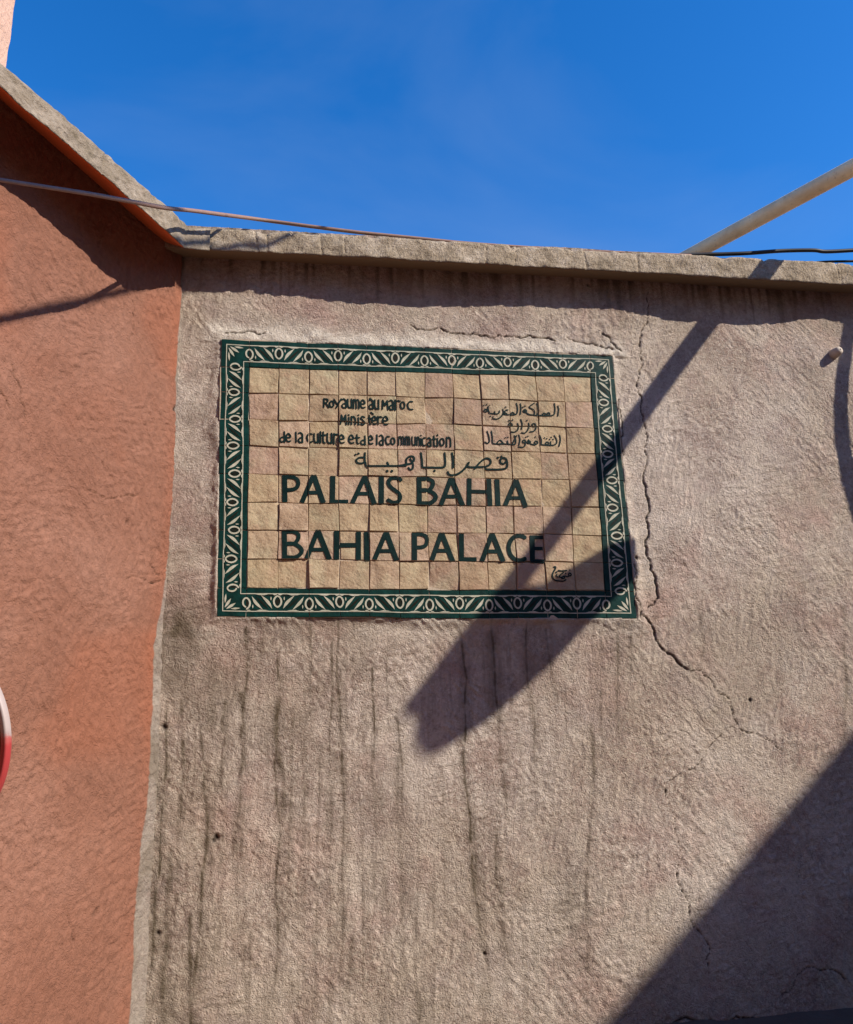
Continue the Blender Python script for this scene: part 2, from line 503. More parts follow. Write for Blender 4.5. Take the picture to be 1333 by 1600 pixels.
S8([(450, 360), (460, 600), (470, 760)], 0.022, .4, .2)
S8([(300, 60), (320, 250), (318, 480), (310, 600), (340, 800), (350, 1050), (375, 1200), (390, 1320)], 0.009, .75, .6)
S8([(50, 380), (70, 650), (72, 860)], 0.010, .55, .3)
S8([(555, 40), (560, 250), (590, 450), (590, 560), (600, 860)], 0.008, .55, .25)
S8([(635, 60), (650, 200), (680, 330)], 0.008, .5, .3)
S8([(905, 80), (915, 250), (915, 380), (925, 540)], 0.009, .5, .25)
S8([(960, 40), (965, 250)], 0.008, .45, .2)
S8([(845, 80), (835, 300)], 0.010, .35, .2)
S8([(810, 430), (810, 800), (790, 1100), (795, 1480)], 0.016, .42, .25)
S8([(850, 300), (862, 600)], 0.010, .3, .15)
S8([(440, 830), (440, 1050), (455, 1200), (488, 1340)], 0.009, .45, .3)
S8([(350, 820), (360, 1060)], 0.02, .4, .4)
S8([(140, 1480), (138, 1600)], 0.006, .4, .3)
streaks.append((W2([(490, 930), (487, 1010), (485, 1100)]), 0.006, .3, .1))
streaks.append((W2([(1095, 960), (1100, 1010), (1093, 1060)]), 0.016, .35, .1))
streaks.append((W2([(1318, 950), (1322, 1080), (1320, 1150)]), 0.02, .4, .2))  # darker upright line near the right edge

xs = axis(-0.70, 3.62, STEP, -0.9, 9.6)
xs = xs[xs >= -0.70]
zs = axis(0.05, 4.13, STEP, -0.05, 4.30)
X, Z = np.meshgrid(xs, zs)
h = plaster(X, Z, 11)
sdf = sign_sdf(X, Z)
# mortar lip round the sign
lip_w = 0.022+0.03*sstep(0, 1, vnoise(X/0.35, Z/0.35, 77)+0.5)+0.035*(Z > 3.6)*(1+0.6*vnoise(X/0.12, Z/0.4, 78))
lip = np.exp(-(np.clip(sdf, 0, 9)/lip_w)**2)*(0.55+0.9*(vnoise(X/0.06, Z/0.06, 79)+0.5))
h = h+np.where(sdf > 0, 0.017*np.clip(lip, 0, 1.1), 0)
crk = np.zeros(X.shape)
for k, (pts, wd) in enumerate(cracks):
    P = jag(W2(pts), 3, 0.16, 100+k)
    wd = wd if k in (1, 2) else wd*(0.65 if k in (3, 4, 5, 12) else 0.88)
    wv = [wd*(0.6+0.9*random.random()) for _ in P]
    line_field(X, Z, P, wv, crk)
holes = [(337, 1307, 0.011), (246, 1457, 0.008), (993, 871, 0.009), (757, 1490, 0.006), (1172, 1093, 0.007), (918, 445, 0.006), (256, 1135, 0.012), (333, 1312, 0.008)]
for x, y, r in holes:
    q = U(x, y); line_field(X, Z, [(q[0], q[2]), (q[0]+0.004, q[2]-0.006)], r, crk)
# a drip hole round the foot of the drain spout
h = h-0.014*crk
inside = sdf < -0.012
h = np.where(inside, -0.004, h)
stain = np.zeros(X.shape)
wob = 0.010*fbm(X, Z, 0.25, 3, 300)
XW = X+wob
for k, (pts, wd, s0, s1) in enumerate(streaks):
    P = jag(pts, 2, 0.03, 500+k)
    line_field(XW, Z, P, wd*3.2, stain, 1.5, strength=lambda t, s0=s0, s1=s1: 0.6*(s0+(s1-s0)*t)*min(1, t*8+0.2)*min(1, (1-t)*4+0.15))
    line_field(XW, Z, P, wd*0.85, stain, 1.6, strength=lambda t, s0=s0, s1=s1: min(1, 1.5*(s0+(s1-s0)*t)*min(1, (1-t)*5+0.2)))
rs2 = np.random.RandomState(77)
for k in range(46):
    x0_ = rs2.uniform(-0.62, 1.9)**1.0; 
    if k < 26: x0_ = rs2.uniform(-0.62, 0.75)
    z0_ = 2.05-abs(rs2.normal(0, 0.25)) if rs2.rand() < 0.7 else rs2.uniform(0.5, 1.8)
    L_ = rs2.uniform(0.25, 1.5); zz_ = np.linspace(z0_, z0_-L_, 6)
    dx_ = np.cumsum(rs2.normal(0, 0.008, 6))
    st_ = rs2.uniform(0.28, 0.75)*(1.0 if x0_ < 0.6 else 0.6); w_ = rs2.uniform(0.004, 0.012)
    line_field(XW, Z, [(x0_+a_1, b_1) for a_1, b_1 in zip(dx_, zz_)], w_, stain, 1.6, strength=lambda t, q=st_: q*min(1, t*6+0.2)*(1-t)**0.7)
stain *= np.clip(1.0+1.1*fbm(X, Z, 0.06, 3, 320), 0.5, 1.3)
# grime under the coping: short runs
run = vnoise(X/0.02, Z/9.0, 330)+0.6*vnoise(X/0.055, Z/9.0, 331)+0.5*vnoise(X/0.3, Z/3.0, 332)
topz = KZ-0.02
length = 0.10+0.30*np.clip(vnoise(X/0.03, Z*0, 333)+0.5, 0, 1)**2
g2 = np.clip(1-(topz-Z)/length, 0, 1)**0.8*sstep(-0.15, 0.4, run)
stain = np.maximum(stain, 0.8*g2)
# broad darker blotches, mostly towards the left
stain = np.maximum(stain, 0.45*sstep(0.12, 0.45, fbm(X, Z, 0.35, 4, 340))*sstep(3.9, 2.0, Z)*sstep(1.4, -0.2, X))
for (x, y, rx, rz, s) in [(285, 1000, .16, .20, .75), (315, 940, .2, .12, .5), (305, 700, .10, .5, .35), (420, 990, .35, .07, .35), (1290, 500, .3, .15, .2), (900, 1420, .12, .3, .35), (1265, 580, .12, .12, .3)]:
    q = U(x, y)
    e = np.exp(-(((X-q[0])/rx)**2+((Z-q[2])/rz)**2))
    stain = np.maximum(stain, s*e*(0.6+1.1*(fbm(X, Z, 0.08, 4, 350)+0.1)))
vert = sstep(1.9, 0.6, X)*sstep(2.25, 1.9, Z)*(0.8+0.9*fbm(X, Z, 0.5, 2, 360))+0.35*sstep(2.25, 2.0, Z)*sstep(1.2, 2.2, Z)+0.25*sstep(0.3, -0.4, X)
pale = np.where(sdf > -0.01, np.clip(lip*(1.0+1.2*(Z > 3.58)), 0, 1)*(0.35+0.65*sstep(3.55, 3.62, Z))*(X > -0.6), 0)
pale = np.maximum(pale, 0.55*np.exp(-(np.clip(sdf, 0, 9)/0.10)**2)*sstep(0.0, 0.3, fbm(X, Z, 0.2, 3, 370)+0.12)*(sdf > 0))
marks = np.stack([np.clip(stain, 0, 1), np.clip(pale, 0, 1), np.clip(crk*1.1, 0, 1), np.clip(vert, 0, .8)], -1)
P = np.stack([X, -h, Z], -1)
sign_wall = empty('plaster_wall', (1.5, 0, 0))
tag(sign_wall, 'weathered grey-pink plaster wall with cracks and drip stains that carries the tiled sign', 'wall')
me = grid_mesh('wall_face', P, marks)
link('wall_face', me, MW.m, sign_wall)
v, f = box_vf(-0.9, 9.6, 0.03, 0.32, -0.05, 4.28)
link('wall_core', mesh('wall_core', v, f), MW.m, sign_wall)

# ------------------------------------------------------------------ LEFT WALL
us = axis(0.0, 1.75, STEP, 0.0, 7.0)
zs2 = axis(0.05, 4.13, STEP, -0.05, 4.14)
Us, Z2 = np.meshgrid(us, zs2)
hL = plaster(-Us-3.3, Z2, 44, 1.25)
edge = [left_uz(x, y) for x, y in [(283, 398), (281, 460), (278, 500), (273, 560), (271, 650), (269, 700), (268, 760), (262, 850), (252, 940), (243, 1000), (240, 1060), (236, 1150), (228, 1250), (219, 1330), (213, 1400), (207, 1500), (200, 1600)]]
edge = sorted([(z, u) for u, z in edge])
eu = np.interp(Z2, [e[0] for e in edge], [e[1] for e in edge])
eu = eu+0.010*fbm(Us, Z2, 0.12, 3, 400)
dpaint = Us-eu
grey = 1-sstep(-0.006, 0.006, dpaint)
crL = np.zeros(Us.shape)
def L2(pts): return [left_uz(*p) for p in pts]
for k, (pts, wd) in enumerate([
        ([(207, 470), (208, 500), (206, 530)], 0.0018),
        ([(283, 470), (281, 520), (279, 600), (277, 640)], 0.0035),
        ([(257, 960), (256, 1040), (254, 1090), (252, 1125)], 0.0042),
        ([(20, 570), (30, 600), (33, 625), (42, 660)], 0.0016),
        ([(135, 768), (155, 775), (172, 779), (190, 776), (213, 773)], 0.002),
        ([(105, 1430), (112, 1450), (115, 1470)], 0.0022),
        ([(0, 610), (8, 622), (15, 640)], 0.0022),
        ([(195, 905), (240, 912), (250, 908)], 0.0015),
        ([(232, 880), (240, 895), (248, 898)], 0.0015)]):
    line_field(Us, Z2, jag(L2(pts), 2, 0.15, 700+k), wd, crL)
for x, y, r in [(252, 1135, 0.014), (148, 1424, 0.010), (197, 815, 0.008), (271, 638, 0.012), (281, 512, 0.010), (263, 1136, .006)]:
    u0, z0 = left_uz(x, y)
    line_field(Us, Z2, [(u0, z0), (u0+0.006, z0-0.012)], r, crL)
hL = hL-0.014*crL-0.0025*grey
hL = hL+0.006*np.exp(-((Us-0.01)/0.02)**2)
gst = 0.5*sstep(0.0, 0.4, fbm(Us, Z2, 0.2, 4, 410))
oran = 0.55*np.exp(-(np.clip(dpaint, 0, 9)/0.07)**2)*(0.6+fbm(Us, Z2, 0.25, 3, 420))+0.5*sstep(0.05, 0.4, fbm(Us, Z2, 0.6, 3, 430))
marksL = np.stack([np.clip(gst, 0, 1), grey, np.clip(crL*np.where(Us < 0.14, 1, .45), 0, 1), np.clip(oran, 0, 1)], -1)
PL = np.zeros(Us.shape+(3,))
PL[..., 0] = KX+DL[0]*Us+NL[0]*hL
PL[..., 1] = DL[1]*Us+NL[1]*hL
PL[..., 2] = Z2
left_wall = empty('painted_wall', (KX, 0, 0))
tag(left_wall, 'salmon painted plaster wall with a weathered stone coping, meeting the sign wall at the left corner', 'wall')
link('wall_face', grid_mesh('wall_face', PL, marksL, flip=True), ML.m, left_wall)
def left_pt(u, p, z): return (KX+DL[0]*u+NL[0]*p, DL[1]*u+NL[1]*p, z)
v = []
for z in (-0.05, 4.14):
    for u, p in ((-0.2, -0.03), (7.0, -0.03), (7.0, -0.3), (-0.2, -0.3)):
        v.append(left_pt(u, p, z))
f = [(0, 1, 2, 3), (7, 6, 5, 4), (0, 4, 5, 1), (1, 5, 6, 2), (2, 6, 7, 3), (3, 7, 4, 0)]
link('wall_core', mesh('wall_core', v, f), ML.m, left_wall)

# ------------------------------------------------------------------ COPINGS
botM = [(289, 388), (500, 399), (800, 415), (1100, 432), (1333, 445)]
topM = [(297, 355), (400, 361), (600, 370), (900, 389), (1200, 404), (1333, 412)]
shM = [(283, 455), (400, 458), (480, 468), (560, 478), (640, 482), (700, 480), (760, 478), (850, 482), (900, 485), (960, 486), (1000, 491), (1060, 503), (1120, 506), (1200, 507), (1240, 500), (1280, 498), (1310, 503), (1340, 514)]
def drop_at(x):
    q = [U(*p) for p in shM]
    return np.interp(x, [a[0] for a in q], [KZ-a[2] for a in q])
def pm_at(x):
    # find depth p so that the front lower edge throws its shadow at the seen height
    p = 0.155
    for _ in range(12):
        z = z_on_line(x, -p, botM)
        need = drop_at(x-SA*p)
        p = 0.5*p+0.5*(need-(KZ-z))/SB
        p = min(max(p, 0.12), 0.2)
    return p
stM = list(np.arange(-0.63, 3.75, 0.03))+[4.2, 5, 6.5, 9.6]
C_P = pm_at(-0.55)
def cope(stations, nrow_s, nrow_f, seed, rough):
    """stations: list of (wall point, front bottom, front top, back top)"""
    rings = []
    for s, (a, b, c_, d_) in enumerate(stations):
        a, b, c_, d_ = map(np.array, (a, b, c_, d_))
        r = [a+(b-a)*k/nrow_s for k in range(nrow_s)]
        r += [b+(c_-b)*k/nrow_f for k in range(nrow_f)]
        r += [c_+(d_-c_)*k/4 for k in range(5)]
        rings.append(r)
    return np.array(rings).transpose(1, 0, 2)
def finish_cope(name, P, ns, parent, ms, mf, outv, seed, amp):
    # roughen
    nr, nc = P.shape[:2]
    s = np.cumsum(np.r_[0, np.linalg.norm(np.diff(P[ns], axis=0), axis=1)])
    S_, R_ = np.meshgrid(s, np.arange(nr)*0.02)
    n = amp*fbm(S_, R_, 0.12, 3, seed)+amp*0.6*vnoise(S_/0.03, R_/0.02, seed+9)
    msk = np.clip(np.arange(nr)-ns+1.0, 0, 1)[:, None]*1.0
    rc = np.random.RandomState(seed)
    tot = min(s[-1], 4.6)
    nf = nr-ns-5
    for _ in range(46):
        s0 = rc.uniform(0, tot); w_ = rc.uniform(0.006, 0.03); dp = rc.uniform(0.003, 0.012)*(0.6 if seed == 640 else 1)
        row = ns if rc.rand() < 0.45 else ns+nf
        gg = np.exp(-((S_-s0)/w_)**2-((np.arange(nr)[:, None]-row)/1.6)**2)
        if row == ns: dp *= 0.35
        n = n-dp*gg
        P[..., 2] += (0.6*dp*gg)*(1 if row == ns else -1)
    for _ in range(12):
        s0 = rc.uniform(0, tot); sl_ = rc.uniform(-0.02, 0.02)
        n = n-0.007*np.exp(-((S_-s0-sl_*(np.arange(nr)[:, None]-ns)/nf-0.003*np.sin(np.arange(nr)[:, None]*1.7))/0.0045)**2)
    P = P+outv[None, :, :]*(n*msk)[..., None]
    P[..., 2] += (0.6*amp*fbm(S_, R_, 0.2, 3, seed+30))*msk
    me = grid_mesh(name, P, flip=True)
    me.materials.append(mf); me.materials.append(ms)
    mi = np.zeros((nr-1, nc-1), int); mi[:ns] = 1
    me.polygons.foreach_set('material_index', mi.reshape(-1).astype(np.int32))
    o = bpy.data.objects.new(name, me); COL.objects.link(o); o.parent = parent
    o.matrix_parent_inverse = Matrix.Translation(-Vector(parent.location))
    return o
# dense stations, smooth p
xm = np.concatenate([np.arange(-0.74, 3.75, 0.006), [4.2, 5, 6.5, 9.6]])
pk = np.arange(-0.6, 3.8, 0.1); pv = [pm_at(x) for x in pk]
zk = np.array([z_on_line(x, -p, botM) for x, p in zip(pk, pv)]); tk = np.array([z_on_line(x, -p, topM) for x, p in zip(pk, pv)])
st = []
for x in xm:
    p = np.interp(x, pk, pv); zb = np.interp(x, pk, zk); zt = np.interp(x, pk, tk)
    st.append(((x, 0.01, KZ), (x, -p, zb), (x, -p+0.004, zt), (x, 0.34, zt+0.01)))
Pm = cope(st, 6, 10, 1, 0)
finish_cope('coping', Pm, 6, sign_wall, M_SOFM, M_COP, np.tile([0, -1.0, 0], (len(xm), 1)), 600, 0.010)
# left coping
botL = [(0, 135), (41, 173.5), (74.3, 199.7), (118, 235), (150, 264), (202, 311), (231.5, 336), (264, 364), (288, 388), (298, 389), (330, 391)]
topL = [(10, 104), (50, 140), (100, 182), (150, 225), (200, 269), (250, 312), (297, 355), (306, 356), (340, 358)]
inc = -(D@NL); slide = D@DL
def want(us_): return np.interp(us_, [0, .406, .609, .742, .906, 1.07, 1.177, 1.229, 1.6], [.19, .43, .422, .401, .376, .379, .38, .36, .34])
pu_u = [0.0, 0.06, 0.1, 0.15, 0.2, 0.26, 0.32, 0.4, 0.46, 0.56, 0.66, 0.8, 1.0, 1.2, 1.4]; pu_p = []
for u in pu_u:
    lo, hi = 0.06, 0.5
    for _ in range(30):
        p = (lo+hi)/2; qq = (KX+DL[0]*u+NL[0]*p, DL[1]*u+NL[1]*p)
        t = p/inc; zs_ = z_on_line(qq[0], qq[1], botL)-SB*t
        if KZ-zs_ < want(max(0, u+slide*t)): lo = p
        else: hi = p
    pu_p.append(p)
print('left p', [round(x, 3) for x in pu_p])
pu_u.append(7); pu_p.append(pu_p[-1])
uc = np.concatenate([np.arange(0.085, 1.7, 0.006), [2.0, 3, 5, 7]])
ku = np.arange(0.04, 1.5, 0.06); kp = np.interp(ku, pu_u, pu_p)
kb = []; kt = []
for u, p in zip(ku, kp):
    q = left_pt(u, p, 0); kb.append(z_on_line(q[0], q[1], botL)); kt.append(z_on_line(q[0], q[1], topL))
st = []
for u in uc:
    p = np.interp(u, pu_u, pu_p); zb = np.interp(u, ku, kb); zt = np.interp(u, ku, kt)
    st.append((left_pt(u, -0.01, KZ), left_pt(u, p, zb), left_pt(u, p-0.004, zt), left_pt(u, -0.02, max(zt, KZ)+0.06)))
Pl = cope(st, 6, 12, 1, 0)
back = np.array([left_pt(u, -0.32, KZ+0.06) for u in uc])
Pl = np.concatenate([Pl, back[None]], 0)
finish_cope('coping', Pl, 6, left_wall, M_SOF, M_COPL, np.tile(NL, (len(uc), 1)), 640, 0.008)
for o in left_wall.children:
    if o.name.startswith('coping'):
        o.data.flip_normals()
print('coping p main', [round(x, 3) for x in pv][:40])

# ------------------------------------------------------------------ THE TILED SIGN
def tile_mat():
    M = Mat('unglazed_clay_tile', 0.8, 0.3)
    oi = M.n('ShaderNodeObjectInfo')
    rnd = oi.outputs['Random']
    off = M.n('ShaderNodeVectorMath', operation='ADD')
    cmb = M.n('ShaderNodeCombineXYZ'); M.l(M.math('MULTIPLY', rnd, 37.0), cmb.inputs[0]); M.l(M.math('MULTIPLY', rnd, 91.0), cmb.inputs[2])
    M.l(M.co, off.inputs[0]); M.l(cmb.outputs[0], off.inputs[1])
    v = off.outputs[0]
    c = M.ramp(rnd, [(0.0, c4(0.39, 0.285, 0.165)), (0.2, c4(0.43, 0.325, 0.20)), (0.4, c4(0.35, 0.245, 0.15)), (0.6, c4(0.41, 0.32, 0.19)), (0.8, c4(0.44, 0.30, 0.215)), (1.0, c4(0.33, 0.225, 0.155))])
    c = M.mix(M.ramp(M.noise(9, 4, 0.6, vec=v), [(0.42, 0), (0.7, 0.75)]), c, (0.28, 0.18, 0.105))
    c = M.mix(M.ramp(M.noise(6, 3, 0.6, vec=M.mapv(loc=(5, 5, 5), src=v)), [(0.5, 0), (0.75, 0.6)]), c, (0.38, 0.345, 0.215))
    c = M.mix(M.ramp(M.noise(7, 3, 0.6, vec=M.mapv(loc=(1, 8, 5), src=v)), [(0.55, 0), (0.75, 0.5)]), c, (0.38, 0.205, 0.14))
    c = M.mix(1.0, c, M.ramp(M.noise(110, 4, 0.7, vec=v), [(0.3, 0.8), (0.5, 1), (0.7, 1.1)]), 'MULTIPLY')
    M.col(c)
    M.bump([(M.noise(9, 3, 0.5, vec=v), 0.022), (M.noise(70, 4, 0.6, vec=v), 0.0040), (M.noise(260, 2, vec=v), 0.0012)])
    return M.m
M_TILE = tile_mat()
def glaze(name, a, b, rough):
    M = Mat(name, rough, 0.13)
    c = M.ramp(M.noise(16, 5, 0.7), [(0.35, c4(*a)), (0.65, c4(*b))])
    M.col(c)
    M.bump([(M.noise(40, 3), 0.0020), (M.noise(200, 2), 0.0006)])
    return M.m
M_GREEN = glaze('dark_green_glaze', (0.002, 0.016, 0.013), (0.003, 0.038, 0.031), 0.5)
M_INK = glaze('dark_green_lettering', (0.001, 0.011, 0.010), (0.002, 0.018, 0.016), 0.6)
M_BROWN = glaze('motif_dark_glaze', (0.006, 0.012, 0.008), (0.016, 0.012, 0.007), 0.5)
M_CREAM = glaze('cream_glaze', (0.36, 0.35, 0.26), (0.50, 0.47, 0.37), 0.5)
MG = Mat('grout', 0.95, 0.15)
MG.col(MG.mix(MG.noise(14, 4, 0.7), (0.30, 0.22, 0.15), (0.60, 0.50, 0.38)))
MG.bump([(MG.noise(80, 4), 0.004)])

sign = empty('tiled_sign', (0.7, -0.02, 2.09))
tag(sign, 'green bordered tile sign reading PALAIS BAHIA, BAHIA PALACE, set in the plaster wall', 'sign')

def quad_tile(Q, hc, inset, bevel, back):
    """Q: four (x,z) corners TL,TR,BR,BL ; hc: four outward heights ; returns verts, faces"""
    cx = sum(q[0] for q in Q)/4; cz = sum(q[1] for q in Q)/4
    def shrink(q, d):
        dx, dz = q[0]-cx, q[1]-cz
        L = math.hypot(dx, dz)
        return (q[0]-dx/L*d*1.41, q[1]-dz/L*d*1.41)
    n = 4
    O = []   # outline with 2 extra points per side for uneven edges
    H = []
    for k in range(4):
        a, b = shrink(Q[k], inset[k]), shrink(Q[(k+1) % 4], inset[(k+1) % 4])
        ha, hb = hc[k], hc[(k+1) % 4]
        for t in (0, 0.33, 0.67):
            j = random.uniform(-0.0012, 0.0012) if t else 0
            nx, nz = (b[1]-a[1]), -(b[0]-a[0]); L = math.hypot(nx, nz)
            O.append((a[0]+(b[0]-a[0])*t+nx/L*j, a[1]+(b[1]-a[1])*t+nz/L*j)); H.append(ha+(hb-ha)*t)
    m = len(O)
    v = []
    hcen = sum(hc)/4
    for (x, z), h_ in zip(O, H): v.append((x, back, z))
    for (x, z), h_ in zip(O, H): v.append((x, -(h_-bevel), z))
    for (x, z), h_ in zip(O, H):
        s = shrink((x, z), bevel*0.75); v.append((s[0], -h_, s[1]))
    v.append((cx, -(hcen+0.0006), cz))
    f = []
    for r in range(2):
        for k in range(m):
            k2 = (k+1) % m
            f.append((r*m+k, r*m+k2, (r+1)*m+k2, (r+1)*m+k))
    for k in range(m): f.append((2*m+k, 2*m+(k+1) % m, 3*m))
    return v, f

TILES = {}
heights = {}
for i in range(14):
    for j in range(10):
        border = i in (0, 13) or j in (0, 9)
        Q = [(GX[i, j], GZ[i, j]), (GX[i+1, j], GZ[i+1, j]), (GX[i+1, j+1], GZ[i+1, j+1]), (GX[i, j+1], GZ[i, j+1])]
        base = 0.0215+random.uniform(-0.0034, 0.0034)*(0.3 if border else 1)
        tl = 0.0014 if border else 0.0034
        hc = [base+random.uniform(-tl, tl) for _ in range(4)]
        # planar heights: fix the fourth corner
        hc[3] = hc[0]+hc[2]-hc[1]
        ins = [random.choice((0.0006, 0.001, 0.0018, 0.0030, 0.0048)) if not border else random.uniform(0.0009, 0.0019) for _ in range(4)]
        v, f = quad_tile(Q, hc, ins, 0.0022 if not border else 0.0014, 0.0)
        me = mesh('tile', v, f)
        o = link('border_tile' if border else 'tile', me, M_GREEN if border else M_TILE, sign)
        TILES[i, j] = (Q, hc, border, o)

# grout bed behind the tiles
v = []; ox = 0.004
q = [(GX[0, 0]-ox, GZ[0, 0]+ox), (GX[14, 0]+ox, GZ[14, 0]+ox), (GX[14, 10]+ox, GZ[14, 10]-ox), (GX[0, 10]-ox, GZ[0, 10]-ox)]
NG = 60
Pg = np.zeros((NG, NG*2, 3))
for a in range(NG):
    for b in range(NG*2):
        s, t = b/(NG*2-1), a/(NG-1)
        x = (q[3][0]*(1-s)+q[2][0]*s)*(1-t)+(q[0][0]*(1-s)+q[1][0]*s)*t
        z = (q[3][1]*(1-s)+q[2][1]*s)*(1-t)+(q[0][1]*(1-s)+q[1][1]*s)*t
        Pg[a, b] = (x, 0, z)
Pg[..., 1] = -0.0085-0.0055*sstep(-0.2, 0.35, fbm(Pg[..., 0], Pg[..., 2], 0.16, 2, 901))
dB = np.clip(-sign_sdf(Pg[..., 0], Pg[..., 2]), 0, 1)
Pg[..., 1] -= 0.0055*(1-sstep(0.12, 0.16, dB))
link('grout', grid_mesh('grout', Pg), MG.m, sign)

# --- convex clipping of painted pieces to tiles
def clip(poly, Q):
    out = poly
    for k in range(4):
        ax, az = Q[k]; bx, bz = Q[(k+1) % 4]
        inp, out = out, []
        if not inp: return []
        def sd(p): return (bx-ax)*(p[1]-az)-(bz-az)*(p[0]-ax)
        # Q runs clockwise (TL,TR,BR,BL) with z up: inside is negative
        for a, b in zip(inp, inp[1:]+inp[:1]):
            da, db = sd(a), sd(b)
            if da <= 0: out.append(a)
            if (da < 0) != (db < 0) and abs(da-db) > 1e-12:
                t = da/(da-db); out.append((a[0]+(b[0]-a[0])*t, a[1]+(b[1]-a[1])*t))
    return out
def plane_h(Q, hc):
    A = np.array([[Q[k][0], Q[k][1], 1] for k in range(4)])
    s, *_ = np.linalg.lstsq(A, np.array(hc), rcond=None)
    return s
PLANES = {}
for k_, (Q, hc, bd, o) in TILES.items():
    cx = sum(p[0] for p in Q)/4; cz = sum(p[1] for p in Q)/4
    Qs = [(cx+(p[0]-cx)*0.984, cz+(p[1]-cz)*0.984) for p in Q]
    PLANES[k_] = (Qs, plane_h(Q, hc), min(p[0] for p in Q), max(p[0] for p in Q), min(p[1] for p in Q), max(p[1] for p in Q))
def painted(name, pieces, mat, parent, base=0.0008, only=None):
    base = base+0.0021
    """pieces: convex polygons in (x,z); drawn on the tiles they cross"""
    v = []; f = []
    for n_, poly in enumerate(pieces):
        x0 = min(p[0] for p in poly); x1 = max(p[0] for p in poly); z0 = min(p[1] for p in poly); z1 = max(p[1] for p in poly)
        keys = [only] if only else [k for k, T in PLANES.items() if T[2] < x1 and T[3] > x0 and T[4] < z1 and T[5] > z0]
        for k in keys:
            Qs, s, *_ = PLANES[k]
            c_ = clip(poly, Qs)
            if len(c_) < 3: continue
            b0 = len(v)
            for p in c_: v.append((p[0], -(s[0]*p[0]+s[1]*p[1]+s[2]+base+0.00003*(n_ % 25)), p[1]))
            f.append(tuple(range(b0, b0+len(c_))))
    if not f: return None
    return link(name, mesh(name, v, f), mat, parent)
def stroke(pts, wd, loop=False, cap=False, taper=False):
    """pts in metres (x,z) -> convex pieces"""
    P = [np.array(p, float) for p in pts]
    out = []
    n = len(P)
    for i in range(n-1):
        a, b = P[i], P[i+1]
        d = b-a; L = np.linalg.norm(d)
        if L < 1e-6: continue
        nrm = np.array([-d[1], d[0]])/L*wd/2
        wa = wb = 1.0
        if taper:
            wa = 0.45+0.75*math.sin(math.pi*min(1, (i+0.6)/n)); wb = 0.45+0.75*math.sin(math.pi*min(1, (i+1.6)/n))
        out.append([tuple(a+nrm*wa), tuple(b+nrm*wb), tuple(b-nrm*wb), tuple(a-nrm*wa)])
        if (i > 0) or cap:
            out.append([tuple(a+wd/2*wa*np.array([math.cos(t), math.sin(t)])) for t in np.linspace(0, 2*math.pi, 9)[:-1]])
    if cap:
        out.append([tuple(P[-1]+wd/2*(0.5 if taper else 1)*np.array([math.cos(t), math.sin(t)])) for t in np.linspace(0, 2*math.pi, 9)[:-1]])
    return out
def disc(c, r):
    return [[(c[0]+r*math.cos(t), c[1]+r*math.sin(t)) for t in np.linspace(0, 2*math.pi, 11)[:-1]]]
def smooth2(pts, n=5):
    return [(p[0], p[1]) for p in spline([(a, b, 0) for a, b in pts], n)]
def SG(p, tr):
    ox, oy, s = tr
    q = U(ox+p[0]/s, oy+p[1]/s, SIGN_Y-0.001)
    return (q[0], q[2])
def glyph(tr, items, cap=False, name='letter'):
    """items: (points, width) lines, ('o',cx,cy,rx,ry,w) ellipses, ('.',x,y,r) dots, ('~',points,width) smooth"""
    pieces = []
    q0 = SG((0, 0), tr); q1 = SG((10, 0), tr); k = (q1[0]-q0[0])/10*1.02
    for it in items:
        if it[0] == 'o':
            _, cx, cy, rx, ry, wd = it
            pts = [(cx+rx*math.cos(t), cy+ry*math.sin(t)) for t in np.linspace(0, 2*math.pi, 19)]
            pieces += stroke([SG(p, tr) for p in pts], wd*k, cap=True)
        elif it[0] == '.':
            pieces += disc(SG((it[1], it[2]), tr), it[3]*k)
        elif it[0] == '~':
            pieces += stroke([SG(p, tr) for p in smooth2(it[1])], it[2]*k, cap=cap, taper=len(it) > 3)
        else:
            pieces += stroke([SG(p, tr) for p in it[0]], it[1]*k, cap=cap)
    return painted(name, pieces, M_INK, sign)

T3 = (425, 735, 6.06); T4 = (635, 735, 5.796)
def A_(x, y, xl, yl, xr, yr, yb, wl=42, wr=50, wb=36):
    t = (yb-y)/(yl-y); t2 = (yb-y)/(yr-y)
    return [([(x, y), (xl, yl)], wl), ([(x, y), (xr, yr)], wr), ([(x+(xl-x)*t, yb), (x+(xr-x)*t2, yb)], wb),
            ([(x-24, y+3), (x+24, y+3)], 10)]
glyph(T3, [([(120, 42), (122, 302)], 48), ('~', [(120, 62), (185, 62), (232, 80), (250, 122), (232, 165), (185, 183), (122, 183)], 38)])
glyph(T3, A_(395, 45, 283, 306, 487, 312, 212))
glyph(T3, [([(577, 50), (572, 314)], 50), ([(560, 296), (722, 296)], 38)])
glyph(T3, A_(880, 57, 760, 314, 970, 324, 220))
glyph(T3, [([(1037, 60), (1035, 324)], 50)])
glyph(T3, [('~', [(1226, 98), (1185, 72), (1128, 78), (1103, 115), (1118, 152), (1162, 188), (1202, 220), (1214, 262), (1192, 298), (1145, 306), (1092, 278)], 38)])
def B_(x, y0, y1, ym, bx1, bx2, w=46):
    return [([(x, y0), (x+3, y1)], w), ('~', [(x, y0+17), (x+bx1*.65, y0+17), (x+bx1, y0+(ym-y0)*.3), (x+bx1, y0+(ym-y0)*.65), (x+bx1*.7, ym-2), (x+5, ym)], 36),
            ('~', [(x+5, ym), (x+bx2*.6, ym+2), (x+bx2, ym+(y1-ym)*.32), (x+bx2, ym+(y1-ym)*.62), (x+bx2*.65, y1-14), (x, y1-14)], 38)]
glyph(T3, B_(118, 565, 838, 695, 130, 158))
